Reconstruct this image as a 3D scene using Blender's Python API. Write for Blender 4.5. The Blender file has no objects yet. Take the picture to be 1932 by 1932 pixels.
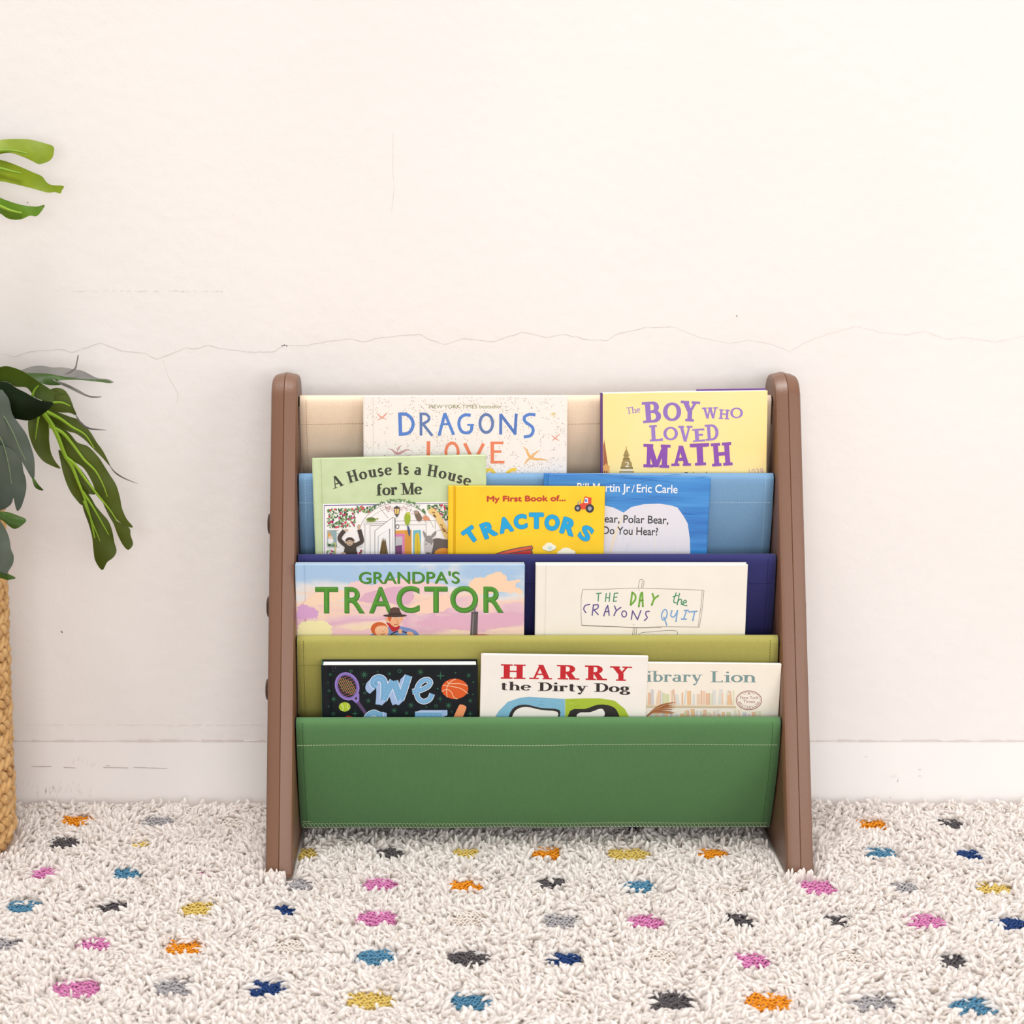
import bpy, bmesh, math, random
import numpy as np
from mathutils import Vector, Matrix, geometry, noise

random.seed(7)
rng = np.random.default_rng(11)
SC = bpy.context.scene
COL = SC.collection

# ------------------------------------------------------------------ camera, world, lights, exposure
PITCH = math.radians(9.0)
FPX = 3466 * math.cos(PITCH)              # focal length in pixels of the 1932 px frame
CX, CY = 855.0, 330 + FPX * math.tan(PITCH)
CAM_H = 0.81
cam_data = bpy.data.cameras.new('camera')
cam = bpy.data.objects.new('camera', cam_data)
COL.objects.link(cam)
cam.location = (0, 0, CAM_H)
cam.rotation_euler = (math.pi / 2 - PITCH, 0, 0)
cam_data.sensor_fit = 'HORIZONTAL'
cam_data.sensor_width = 36
cam_data.lens = 36 * FPX / 1932
cam_data.shift_x = (966 - CX) / 1932
cam_data.shift_y = -(966 - CY) / 1932
cam_data.clip_start = 0.05
cam_data.dof.use_dof = True
cam_data.dof.focus_distance = 2.12
cam_data.dof.aperture_fstop = 9.0
SC.camera = cam

world = bpy.data.worlds.new('world')
SC.world = world
world.use_nodes = True
bg = world.node_tree.nodes['Background']
bg.inputs[0].default_value = (1.0, 0.985, 0.972, 1)
bg.inputs[1].default_value = 0.49


def area(name, loc, target, size, power, color):
    d = bpy.data.lights.new(name, 'AREA')
    d.shape = 'RECTANGLE'
    d.size, d.size_y = size
    d.energy = power
    d.color = color
    o = bpy.data.objects.new(name, d)
    COL.objects.link(o)
    o.location = loc
    o.rotation_euler = (Vector(target) - Vector(loc)).to_track_quat('-Z', 'Y').to_euler()
    return o


area('assumed_light_right', (1.75, 0.5, 0.75), (0.1, 2.2, 0.3), (1.0, 1.1), 10.5, (1.0, 0.99, 0.992))  # unseen source, assumed from the bookshelf's soft shadow on its left
area('overhead_fill_light', (-0.4, 0.95, 5.6), (-0.2, 1.5, 0.0), (2.2, 1.6), 222, (1.0, 0.99, 0.992))  # unseen overhead lamp, added high up to brighten rug more than wall
area('added_front_fill', (0.25, -1.4, 0.75), (-0.2, 2.2, 0.1), (2.2, 1.2), 39, (1.0, 0.99, 0.992))  # unseen fill lamp behind the camera, added for more frontal light
SC.cycles.max_bounces = 16
SC.cycles.diffuse_bounces = 10

SC.view_settings.view_transform = 'Standard'
SC.view_settings.look = 'None'
SC.view_settings.gamma = 1
SC.view_settings.use_curve_mapping = False
SC.view_settings.exposure = 0.27


# ------------------------------------------------------------------ camera rays: pixel of the photograph -> point of the place
def ray(px, py):
    a = (px - CX) / FPX
    b = (CY - py) / FPX
    c, s = math.cos(PITCH), math.sin(PITCH)
    return Vector((a, c + b * s, -s + b * c))


EYE = Vector((0, 0, CAM_H))


def at_z(px, py, z):
    r = ray(px, py)
    return EYE + r * ((z - CAM_H) / r.z)


def at_y(px, py, y):
    r = ray(px, py)
    return EYE + r * (y / r.y)


# ------------------------------------------------------------------ helpers
def lin(c):
    return tuple(((v / 255) / 12.92 if v / 255 <= 0.04045 else (((v / 255) + 0.055) / 1.055) ** 2.4) for v in c)


def new_mat(name, rough=0.6, spec=0.3):
    m = bpy.data.materials.new(name)
    m.use_nodes = True
    b = m.node_tree.nodes['Principled BSDF']
    b.inputs['Roughness'].default_value = rough
    b.inputs['Specular IOR Level'].default_value = spec
    return m, m.node_tree.nodes, m.node_tree.links, b


_mats = {}
PRINT = 0.83                       # printed and painted whites reflect a little less than paper white


def flat(rgb, rough=0.45, spec=0.3):
    key = ('f',) + tuple(rgb) + (rough, spec)
    if key not in _mats:
        m, n, l, b = new_mat('print_%d_%d_%d' % tuple(rgb), rough, spec)
        b.inputs['Base Color'].default_value = (*[v * PRINT for v in lin(rgb)], 1)
        _mats[key] = m
    return _mats[key]


def noise_mat(name, stops, scale=40, rough=0.6, spec=0.3, bump=0.0, bump_scale=400, stretch=(1, 1, 1), detail=4, bump_dist=0.001, gain=1.0):
    """base colour from a noise field through a colour ramp, fine bump on top"""
    m, n, l, b = new_mat(name, rough, spec)
    tc = n.new('ShaderNodeTexCoord')
    mp = n.new('ShaderNodeMapping')
    mp.inputs['Scale'].default_value = stretch
    l.new(tc.outputs['Object'], mp.inputs[0])
    nt = n.new('ShaderNodeTexNoise')
    nt.inputs['Scale'].default_value = scale
    nt.inputs['Detail'].default_value = detail
    l.new(mp.outputs[0], nt.inputs['Vector'])
    cr = n.new('ShaderNodeValToRGB')
    el = cr.color_ramp.elements
    while len(el) < len(stops):
        el.new(0.5)
    for e, (p, c) in zip(el, stops):
        e.position = p
        e.color = (*[v * gain for v in lin(c)], 1)
    l.new(nt.outputs['Fac'], cr.inputs[0])
    l.new(cr.outputs[0], b.inputs['Base Color'])
    if bump:
        n2 = n.new('ShaderNodeTexNoise')
        n2.inputs['Scale'].default_value = bump_scale
        n2.inputs['Detail'].default_value = 3
        l.new(tc.outputs['Object'], n2.inputs['Vector'])
        bp = n.new('ShaderNodeBump')
        bp.inputs['Strength'].default_value = bump
        bp.inputs['Distance'].default_value = bump_dist
        l.new(n2.outputs['Fac'], bp.inputs['Height'])
        l.new(bp.outputs[0], b.inputs['Normal'])
    return m


def fabric_mat(name, rgb):
    """plain woven canvas: two crossed wave textures for the threads, slightly uneven dye"""
    m, n, l, b = new_mat(name, 0.75, 0.25)
    b.inputs['Sheen Weight'].default_value = 0.12
    tc = n.new('ShaderNodeTexCoord')
    hs = []
    for ax in ('X', 'Z'):
        w = n.new('ShaderNodeTexWave')
        w.bands_direction = ax
        w.inputs['Scale'].default_value = 330
        w.inputs['Distortion'].default_value = 1.0
        w.inputs['Detail'].default_value = 1
        l.new(tc.outputs['Object'], w.inputs['Vector'])
        hs.append(w)
    ad = n.new('ShaderNodeMath')
    ad.operation = 'ADD'
    l.new(hs[0].outputs['Fac'], ad.inputs[0])
    l.new(hs[1].outputs['Fac'], ad.inputs[1])
    bp = n.new('ShaderNodeBump')
    bp.inputs['Strength'].default_value = 0.25
    bp.inputs['Distance'].default_value = 0.0004
    l.new(ad.outputs[0], bp.inputs['Height'])
    l.new(bp.outputs[0], b.inputs['Normal'])
    nt = n.new('ShaderNodeTexNoise')
    nt.inputs['Scale'].default_value = 900
    l.new(tc.outputs['Object'], nt.inputs['Vector'])
    mx = n.new('ShaderNodeMix')
    mx.data_type = 'RGBA'
    c = lin(rgb)
    mx.inputs['A'].default_value = (*[v * 0.86 for v in c], 1)
    mx.inputs['B'].default_value = (*[min(1, v * 1.14) for v in c], 1)
    l.new(nt.outputs['Fac'], mx.inputs['Factor'])
    l.new(mx.outputs['Result'], b.inputs['Base Color'])
    return m


def link_mesh(name, verts, faces, mats, parent=None, midx=None, smooth=False):
    me = bpy.data.meshes.new(name)
    me.from_pydata([tuple(v) for v in verts], [], faces)
    for m in (mats if isinstance(mats, (list, tuple)) else [mats]):
        me.materials.append(m)
    if midx is not None:
        me.polygons.foreach_set('material_index', midx)
    if smooth:
        me.polygons.foreach_set('use_smooth', [True] * len(me.polygons))
    me.update()
    o = bpy.data.objects.new(name, me)
    COL.objects.link(o)
    if parent is not None:
        o.parent = parent
    return o


def tag(o, label=None, cat=None, group=None, kind=None):
    if label:
        o['label'] = label
    if cat:
        o['category'] = cat
    if group:
        o['group'] = group
    if kind:
        o['kind'] = kind
    return o


def empty(name, mat):
    o = bpy.data.objects.new(name, None)
    o.empty_display_size = 0.05
    COL.objects.link(o)
    o.matrix_world = mat
    return o


class MB:
    """collects shapes (several materials) into one mesh"""

    def __init__(self):
        self.v, self.f, self.mi, self.mats = [], [], [], []

    def slot(self, m):
        if m not in self.mats:
            self.mats.append(m)
        return self.mats.index(m)

    def add(self, verts, faces, m):
        s = self.slot(m)
        k = len(self.v)
        self.v += [tuple(v) for v in verts]
        for f in faces:
            self.f.append([i + k for i in f])
            self.mi.append(s)

    def box(self, lo, hi, m):
        x0, y0, z0 = lo
        x1, y1, z1 = hi
        v = [(x0, y0, z0), (x1, y0, z0), (x1, y1, z0), (x0, y1, z0), (x0, y0, z1), (x1, y0, z1), (x1, y1, z1), (x0, y1, z1)]
        self.add(v, [(0, 3, 2, 1), (4, 5, 6, 7), (0, 1, 5, 4), (1, 2, 6, 5), (2, 3, 7, 6), (3, 0, 4, 7)], m)

    def tube(self, pts, r, m, seg=8, cap=True):
        pts = [Vector(p) for p in pts]
        rs = r if isinstance(r, (list, tuple)) else [r] * len(pts)
        vs, fs = [], []
        ref = None
        for i, p in enumerate(pts):
            d = (pts[min(i + 1, len(pts) - 1)] - pts[max(i - 1, 0)]).normalized()
            if ref is None:
                ref = Vector((0, 0, 1)) if abs(d.z) < 0.9 else Vector((1, 0, 0))
            a = d.cross(ref).normalized()
            b = a.cross(d).normalized()
            ref = b
            for k in range(seg):
                t = 2 * math.pi * k / seg
                vs.append(p + (a * math.cos(t) + b * math.sin(t)) * rs[i])
        for i in range(len(pts) - 1):
            for k in range(seg):
                k2 = (k + 1) % seg
                fs.append((i * seg + k, i * seg + k2, (i + 1) * seg + k2, (i + 1) * seg + k))
        if cap:
            fs.append(tuple(range(seg)))
            fs.append(tuple(reversed(range((len(pts) - 1) * seg, len(pts) * seg))))
        self.add(vs, fs, m)

    def build(self, name, parent=None, smooth=False):
        return link_mesh(name, self.v, self.f, self.mats, parent, self.mi, smooth)


def auto_smooth(o, deg=40):
    me = o.data
    me.polygons.foreach_set('use_smooth', [True] * len(me.polygons))
    me.set_sharp_from_angle(angle=math.radians(deg))


def catmull(pts, n=6, closed=True):
    P = [Vector(p[:2]) for p in pts]
    out = []
    N = len(P)
    for i in range(N if closed else N - 1):
        if closed:
            p0, p1, p2, p3 = P[i - 1], P[i], P[(i + 1) % N], P[(i + 2) % N]
        else:
            p0, p1, p2, p3 = P[max(i - 1, 0)], P[i], P[i + 1], P[min(i + 2, N - 1)]
        for k in range(n):
            t = k / n
            out.append(0.5 * ((2 * p1) + (p2 - p0) * t + (2 * p0 - 5 * p1 + 4 * p2 - p3) * t * t + (3 * p1 - p0 - 3 * p2 + p3) * t ** 3))
    if not closed:
        out.append(P[-1])
    return [(p.x, p.y) for p in out]


# ------------------------------------------------------------------ the room
WALL_Y = 2.232
BASE_Y = 2.2311
wall_mat = noise_mat('wall_paint', [(0.3, (221, 217, 214)), (0.7, (225, 221, 218))], scale=2.5, rough=0.55, spec=0.25, bump=0.22, bump_scale=55, bump_dist=0.0025)
crack_mat = flat((218, 208, 202), 0.8, 0.1)
speck_mat = flat((95, 85, 80), 0.8, 0.1)
scuff_mat = flat((190, 178, 170), 0.8, 0.1)
edge_shade_mat = flat((224, 214, 210), 0.6, 0.2)  # grey for the painted shade line on the baseboard's top edge
faint_mat = flat((231, 223, 218), 0.8, 0.1)


def ribbon_pts(pts, w):
    """flat outline of a 2-D polyline; w one width or one per point"""
    P = [Vector(p[:2]) for p in pts]
    ws = w if isinstance(w, (list, tuple)) else [w] * len(P)
    L, R = [], []
    for i, p in enumerate(P):
        d = P[min(i + 1, len(P) - 1)] - P[max(i - 1, 0)]
        if d.length < 1e-9:
            d = Vector((1, 0))
        d.normalize()
        nrm = Vector((-d.y, d.x))
        if 0 < i < len(P) - 1:
            d1 = (P[i] - P[i - 1])
            if d1.length > 1e-9:
                d1.normalize()
                c = max(0.45, abs(nrm.dot(Vector((-d1.y, d1.x)))))
            else:
                c = 1
        else:
            c = 1
        L.append(p + nrm * ws[i] / 2 / c)
        R.append(p - nrm * ws[i] / 2 / c)
    return L, R


def wall_ribbon(mb, px_pts, w, m, y, jitter=0.0):
    pts = []
    for i in range(len(px_pts) - 1):
        a, b = px_pts[i], px_pts[i + 1]
        k = max(1, int(math.hypot(b[0] - a[0], b[1] - a[1]) / 7)) if jitter else 1
        for j in range(k):
            t = j / k
            pts.append((a[0] + (b[0] - a[0]) * t, a[1] + (b[1] - a[1]) * t + random.uniform(-jitter, jitter)))
    pts.append(px_pts[-1])
    W = [at_y(p[0], p[1], y) for p in pts]
    ws = [w * random.uniform(0.5, 1.3) for _ in W]
    L, R = ribbon_pts([(q.x, q.z) for q in W], ws)
    vs = [(p.x, y, p.y) for p in L] + [(p.x, y, p.y) for p in R]
    n = len(L)
    mb.add(vs, [(i, n + i, n + i + 1, i + 1) for i in range(n - 1)], m)


mb = MB()
mb.box((-2.2, WALL_Y, -0.02), (2.2, WALL_Y + 0.1, 2.5), wall_mat)


def cr(ox, oy, s, pts):
    return [(ox + x * s, oy + y * s) for x, y in pts]


crack = cr(0, 480, 0.5176, [(-60, 350), (0, 362), (55, 374), (110, 355), (220, 345), (265, 358), (365, 322), (440, 352), (530, 360), (570, 382), (680, 340), (715, 345),
                            (760, 330), (800, 342), (930, 357), (1000, 353), (1035, 332), (1110, 333), (1190, 318), (1270, 306), (1320, 318), (1390, 304),
                            (1530, 290), (1570, 312), (1620, 327), (1690, 307), (1800, 320), (1840, 304)])
crack += cr(900, 480, 0.534, [(160, 275), (250, 293), (310, 283), (400, 303), (460, 303), (490, 283), (600, 257), (690, 255)])
wall_ribbon(mb, crack, 0.0006, crack_mat, WALL_Y - 0.0002, 1.0)
crack2 = cr(900, 480, 0.534, [(690, 255), (780, 290), (890, 316), (960, 302), (1050, 320), (1105, 343), (1160, 310), (1240, 280), (1340, 255), (1430, 275),
                              (1520, 285), (1580, 270), (1660, 300), (1720, 293), (1830, 310), (1932, 287), (2100, 300)])
wall_ribbon(mb, crack2, 0.0005, faint_mat, WALL_Y - 0.0002, 1.0)
wall_ribbon(mb, cr(0, 480, 0.5176, [(595, 385), (610, 440), (640, 490), (650, 510), (645, 540)]), 0.0005, faint_mat, WALL_Y - 0.0002, 0.8)
wall_ribbon(mb, [(742, 250), (741, 320), (744, 350), (741, 380), (739, 402)], 0.0006, faint_mat, WALL_Y - 0.0002, 0.5)
for x in range(100, 420, 7):
    if random.random() < 0.7:
        wall_ribbon(mb, [(x, 549 + random.uniform(-1, 1)), (x + random.uniform(3, 8), 549 + random.uniform(-1, 1))], 0.0008, faint_mat, WALL_Y - 0.0002)
for x in range(30, 495, 9):
    if random.random() < 0.75:
        wall_ribbon(mb, [(x, 1368 + random.uniform(-.6, .6)), (x + 9, 1368 + random.uniform(-.6, .6))], 0.0006, faint_mat, WALL_Y - 0.0002)
for (x, y, r) in ((116, 1191, 1.6), (117, 1193, 1.2), (533, 652, 2.2), (537, 651, 1.8), (541, 652.5, 1.2), (52, 382, 1.3), (1390, 596, 1.2)):
    wall_ribbon(mb, [(x - r, y), (x, y + .2), (x + r, y)], 0.0011, speck_mat, WALL_Y - 0.0003)
wall = mb.build('wall_back')
tag(wall, 'cream painted plaster wall with a fine crack running across it', 'wall', kind='structure')

base_mat = noise_mat('baseboard_paint', [(0.3, (225, 222, 220)), (0.7, (229, 226, 224))], scale=6, rough=0.35, spec=0.35, bump=0.1, bump_scale=60, bump_dist=0.001)
mb = MB()
zt = at_y(100, 1396, BASE_Y).z
prof = [(BASE_Y, -0.02), (BASE_Y, zt - 0.002), (BASE_Y + 0.0006, zt - 0.0006), (BASE_Y + 0.002, zt), (WALL_Y + 0.002, zt)]
vs = [(x, y, z) for x in (-2.2, 2.2) for y, z in prof]
mb.add(vs, [(i, i + 5, i + 6, i + 1) for i in range(4)], base_mat)
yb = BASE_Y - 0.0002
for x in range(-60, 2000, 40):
    wall_ribbon(mb, [(x, 1398 + random.uniform(-.3, .3)), (x + 20, 1398 + random.uniform(-.3, .3)), (x + 40, 1398 + random.uniform(-.3, .3))], 0.0026, edge_shade_mat, yb)  # shade of the top edge, painted on as a thin grey strip
for a, b in (((59, 1446), (97, 1446)), ((195, 1448), (241, 1449)), ((252, 1448), (282, 1449)), ((284, 1449), (316, 1450)), ((120, 1448), (142, 1449)), ((200, 1444), (208, 1444.5))):
    wall_ribbon(mb, [a, ((a[0] + b[0]) / 2, a[1] + .4), b], 0.0009, scuff_mat, yb)
for cxx, cyy, nn in ((90, 1488, 16), (105, 1490, 12), (160, 1435, 9), (40, 1475, 7), (135, 1478, 8), (155, 1492, 9), (1692, 1465, 7)):
    for i in range(nn):
        x = cxx + random.uniform(-22, 22)
        y = cyy + random.uniform(-7, 7)
        wall_ribbon(mb, [(x, y), (x + random.uniform(-2, 1), y + random.uniform(4, 9))], 0.0006, faint_mat, yb)
for p in ((1735, 1452), (1735, 1464), (1634, 1428), (1680, 1504)):
    wall_ribbon(mb, [(p[0] - 2, p[1]), (p[0] + 2, p[1] + .3)], 0.0008, scuff_mat, yb)
bb = mb.build('baseboard_back')
tag(bb, 'white painted baseboard with scuff marks along the wall', 'baseboard', kind='structure')

floor_mat = noise_mat('floor_wood', [(0.3, (170, 135, 100)), (0.7, (190, 155, 118))], scale=6, stretch=(1, 12, 1), rough=0.4)
mb = MB()
mb.box((-2.2, -0.6, -0.05), (2.2, WALL_Y, 0.0), floor_mat)
tag(mb.build('floor'), 'wooden floor under the shaggy rug', 'floor', kind='structure')

# ------------------------------------------------------------------ rug
RX0, RX1, RY0, RY1 = -0.86, 0.98, 1.38, 2.222
BACK_Z = 0.008
rug = empty('rug', Matrix.Translation((0.06, 1.8, 0)))
tag(rug, 'shaggy cream rug with small coloured dashes under the bookshelf', 'rug')
inv_rug = rug.matrix_world.inverted()
rug_back_mat = noise_mat('rug_backing', [(0.3, (240, 230, 222)), (0.7, (250, 243, 237))], scale=300, rough=0.9, spec=0.05)
pile_mat, n_, l_, b_ = new_mat('rug_pile', 0.85, 0.15)
b_.inputs['Sheen Weight'].default_value = 0.35
b_.inputs['Sheen Roughness'].default_value = 0.5
tc = n_.new('ShaderNodeTexCoord')
nt = n_.new('ShaderNodeTexNoise')
nt.inputs['Scale'].default_value = 110
nt.inputs['Detail'].default_value = 3
l_.new(tc.outputs['Object'], nt.inputs['Vector'])
rp = n_.new('ShaderNodeValToRGB')
rp.color_ramp.elements[0].position = 0.3
rp.color_ramp.elements[0].color = (*lin((250, 244, 239)), 1)
rp.color_ramp.elements[1].position = 0.65
rp.color_ramp.elements[1].color = (*lin((255, 252, 249)), 1)
l_.new(nt.outputs['Fac'], rp.inputs[0])
l_.new(rp.outputs[0], b_.inputs['Base Color'])
tr = n_.new('ShaderNodeBsdfTranslucent')
l_.new(rp.outputs[0], tr.inputs['Color'])
mxs = n_.new('ShaderNodeMixShader')
nb_ = n_.new('ShaderNodeTexNoise')
nb_.inputs['Scale'].default_value = 700
nb_.inputs['Detail'].default_value = 3
l_.new(tc.outputs['Object'], nb_.inputs['Vector'])
bpn = n_.new('ShaderNodeBump')
bpn.inputs['Strength'].default_value = 0.25
bpn.inputs['Distance'].default_value = 0.0012
l_.new(nb_.outputs['Fac'], bpn.inputs['Height'])
l_.new(bpn.outputs[0], b_.inputs['Normal'])
mxs.inputs[0].default_value = 0.55
outn = n_['Material Output']
l_.new(b_.outputs[0], mxs.inputs[1])
l_.new(tr.outputs[0], mxs.inputs[2])
l_.new(mxs.outputs[0], outn.inputs[0])

mb = MB()
mb.box((RX0 - 0.06, RY0 - 1.8, 0.0005), (RX1 - 0.06, RY1 - 1.8, BACK_Z), rug_back_mat)
mb.build('backing', rug)

DASH = {'O': (236, 152, 40), 'K': (95, 90, 92), 'g': (178, 174, 176), 'P': (219, 135, 185), 'B': (90, 142, 172), 'N': (45, 72, 125), 'Y': (224, 196, 108), 'W': (236, 226, 216)}
dashes = [(146, 1550, 'O', 1), (296, 1552, 'g', 1), (437, 1553, 'W', .8), (1642, 1558, 'O', 1), (1790, 1557, 'K', .8), (1182, 1562, 'N', .6),
          (122, 1593, 'K', 1), (265, 1595, 'Y', .5), (575, 1612, 'Y', .9), (737, 1611, 'K', .8), (881, 1612, 'Y', .8), (1033, 1611, 'O', 1), (1185, 1614, 'Y', 1.2), (1342, 1613, 'O', .9), (1660, 1612, 'B', .9), (1828, 1616, 'N', .9),
          (85, 1651, 'P', .9), (238, 1650, 'B', .85), (385, 1655, 'P', .4), (568, 1670, 'g', .9), (718, 1671, 'P', .95), (881, 1673, 'O', 1), (1038, 1669, 'K', .9), (1205, 1675, 'B', .9), (1375, 1682, 'W', .6), (1540, 1677, 'P', 1.1), (1704, 1676, 'g', .8), (1872, 1678, 'Y', .95),
          (47, 1712, 'B', .9), (214, 1712, 'K', .85), (375, 1716, 'Y', 1.05), (538, 1720, 'N', .7), (710, 1735, 'P', 1.05), (885, 1735, 'W', 1), (1057, 1738, 'g', 1.15), (1217, 1740, 'P', .95), (1396, 1738, 'K', .9), (1575, 1739, 'K', .8), (1745, 1741, 'P', 1.1), (1903, 1745, 'N', .9),
          (10, 1784, 'g', 1.0), (180, 1784, 'P', .9), (349, 1790, 'O', 1.05), (545, 1788, 'W', .9), (708, 1808, 'B', 1), (884, 1810, 'K', 1.05), (1063, 1811, 'N', .85), (1245, 1808, 'W', .8), (1418, 1815, 'P', .95), (1605, 1812, 'W', .8), (1793, 1816, 'K', .9),
          (143, 1868, 'P', 1.2), (332, 1866, 'g', 1.1), (506, 1868, 'N', 1.15), (700, 1889, 'Y', 1.2), (887, 1892, 'B', 1.1), (1075, 1888, 'W', .7), (1263, 1889, 'K', 1.2), (1446, 1893, 'O', 1.15), (1648, 1893, 'g', 1.25), (1834, 1900, 'B', 1.15)]
DZ = 0.012
PANEL_L0, PANEL_L1, PANEL_R0, PANEL_R1 = -0.2165, -0.185, 0.3832, 0.4147
dash_pos = []
mb = MB()
for px, py, c, sz in dashes:
    p = at_z(px, py, DZ)
    wx, wy = 0.0205 * sz, 0.0165 * min(sz, 1.1)
    dash_pos.append((p.x, p.y, wx, wy))
    m = flat(DASH[c], 0.85, 0.1)
    nx, ny = int(wx * 2 / 0.0042), 7
    for j in range(ny):
        for i in range(nx):
            x = p.x - wx + (i + 0.5 + 0.5 * (j % 2)) * 2 * wx / nx + random.uniform(-.0006, .0006)
            y = p.y - wy + (j + 0.5) * 2 * wy / ny + random.uniform(-.0006, .0006)
            if ((x - p.x) / wx) ** 4 + ((y - p.y) / wy) ** 2 > random.uniform(0.85, 1.15):
                continue
            z0 = BACK_Z + 0.001
            if y > 1.97 and (PANEL_L0 - .004 < x < PANEL_L1 + .004 or PANEL_R0 - .004 < x < PANEL_R1 + .004):
                continue
            h = random.uniform(0.0035, 0.0065)
            a = random.uniform(-0.6, 0.6)
            dx, dy = math.cos(a) * 0.0028, math.sin(a) * 0.0028
            pts = [(x - dx - .06, y - dy - 1.8, z0), (x - dx * .7 - .06, y - dy * .7 - 1.8, z0 + h * .8), (x - .06, y - 1.8, z0 + h), (x + dx * .7 - .06, y + dy * .7 - 1.8, z0 + h * .8), (x + dx - .06, y + dy - 1.8, z0)]
            mb.tube(pts, 0.0011, m, 5, False)
mb.build('woven_dashes', rug, True)

# pile: short bent yarn ends
SP = 0.0038
gx = np.arange(RX0 + 0.002, RX1 - 0.002, SP)
gy = np.arange(RY0 + 0.002, RY1 - 0.001, SP)
X, Y = np.meshgrid(gx, gy)
X = X.ravel() + rng.uniform(-SP * .6, SP * .6, X.size)
Y = Y.ravel() + rng.uniform(-SP * .6, SP * .6, Y.size)
Y = np.minimum(Y, RY1 - 0.001)
keep = np.ones(X.size, bool)
short = np.ones(X.size)
for (dx, dy, wx, wy) in dash_pos:
    q = ((X - dx) / wx) ** 4 + ((Y - dy) / wy) ** 2
    keep &= q > rng.uniform(0.75, 1.0, X.size)
    # yarn just in front of a dash stands a little lower
    f = (np.abs(X - dx) < wx * 1.1) & (Y < dy) & (Y > dy - wy - 0.022)
    short[f] = np.minimum(short[f], rng.uniform(0.42, 0.72, f.sum()))
# nothing grows through the feet of the bookshelf or the basket
for a, b in ((PANEL_L0, PANEL_L1), (PANEL_R0, PANEL_R1)):
    keep &= ~((X > a - 0.0045) & (X < b + 0.0045) & (Y > 1.9755))
BAS = (-0.6425, 2.085, 0.115)
keep &= ((X - BAS[0]) ** 2 + (Y - BAS[1]) ** 2) > (BAS[2] + 0.0015) ** 2
X, Y, short = X[keep], Y[keep], short[keep]
N = X.size
ln = rng.uniform(0.0125, 0.0205, N) * short
# swirl field: neighbouring yarn ends lean the same way
ang = 2.2 * np.sin(X * 23 + 1.7 * np.sin(Y * 31)) + 2.0 * np.sin(Y * 37 + 2.1 * np.sin(X * 19 + 1)) + rng.normal(0, 1.15, N)
tilt = np.abs(rng.normal(0.72, 0.34, N))
ox, oy = np.cos(ang), np.sin(ang) * 0.9 - 0.15
# keep yarn beside the wall and feet from leaning into them
oy = np.where(Y > RY1 - 0.02, -np.abs(oy), oy)
for a, b in ((PANEL_L0, PANEL_L1), (PANEL_R0, PANEL_R1)):
    s = (X < a) & (X > a - 0.024) & (Y > 1.955)
    ox[s] = -np.abs(ox[s]) * .5 - .1
    s = (X > b) & (X < b + 0.024) & (Y > 1.955)
    ox[s] = np.abs(ox[s]) * .5 + .1
    s = (X > a - 0.004) & (X < b + 0.004) & (Y < 1.9765) & (Y > 1.955)
    oy[s] = -0.3
    ox[s] *= .3
    tilt[s] = rng.uniform(0.05, 0.5, s.sum())
    ln[s] = rng.uniform(0.015, 0.024, s.sum())
bd = np.hypot(X - BAS[0], Y - BAS[1])
s = bd < BAS[2] + 0.028
ox[s] = (X[s] - BAS[0]) / bd[s] * .6
oy[s] = (Y[s] - BAS[1]) / bd[s] * .6
RINGS, SEG = 5, 4
ts = np.array([0, 0.3, 0.6, 0.85, 1.0])
rad = np.array([0.0024, 0.0027, 0.0027, 0.0021, 0.0006])
V = np.zeros((N, RINGS, SEG, 3))
rs = rng.uniform(0.5, 1.3, N)
ph = rng.uniform(0, 6.28, N)
for i, t in enumerate(ts):
    th = tilt * (0.35 + 1.0 * t)
    cxp = X + ox * np.sin(th) * ln * t
    cyp = Y + oy * np.sin(th) * ln * t
    czp = BACK_Z - 0.0005 + np.cos(th) * ln * t
    for k in range(SEG):
        a = ph + 2 * math.pi * k / SEG + t * 1.2
        V[:, i, k, 0] = cxp + np.cos(a) * rad[i] * rs
        V[:, i, k, 1] = cyp + np.sin(a) * rad[i] * rs
        V[:, i, k, 2] = czp + np.cos(a - ang) * rad[i] * rs * (-np.sin(th))
V[..., 0] -= 0.06
V[..., 1] -= 1.8
V[..., 1] = np.minimum(V[..., 1], BASE_Y - 1.8 - 0.0008)
V[..., 2] = np.maximum(V[..., 2], BACK_Z - 0.001)
base = (np.arange(N) * RINGS * SEG)[:, None]
fl = []
for i in range(RINGS - 1):
    for k in range(SEG):
        k2 = (k + 1) % SEG
        fl.append([i * SEG + k, i * SEG + k2, (i + 1) * SEG + k2, (i + 1) * SEG + k])
fl = np.array(fl)
F = (base[:, :, None] + fl[None]).reshape(-1)
me = bpy.data.meshes.new('pile')
nv, nf = N * RINGS * SEG, N * len(fl)
me.vertices.add(nv)
me.vertices.foreach_set('co', V.reshape(-1).astype(np.float32))
me.loops.add(nf * 4)
me.loops.foreach_set('vertex_index', F.astype(np.int32))
me.polygons.add(nf)
me.polygons.foreach_set('loop_start', (np.arange(nf) * 4).astype(np.int32))
me.polygons.foreach_set('use_smooth', np.ones(nf, bool))
me.materials.append(pile_mat)
me.update(calc_edges=True)
pile = bpy.data.objects.new('pile', me)
COL.objects.link(pile)
pile.parent = rug
pile['kind'] = 'stuff'

# ------------------------------------------------------------------ bookshelf
SHELF_ORG = Vector((0.1, 2.1, 0.0))
YAW = math.radians(0.3)
S = Matrix.Translation(SHELF_ORG) @ Matrix.Rotation(YAW, 4, 'Z')
S_inv = S.inverted()
shelf = empty('sling_bookshelf', S)
tag(shelf, 'child bookshelf with brown plastic sides and five coloured fabric slings', 'bookshelf')


def sl(v):
    """unrotated place coordinates -> bookshelf-local"""
    return Vector(v) - SHELF_ORG


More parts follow.
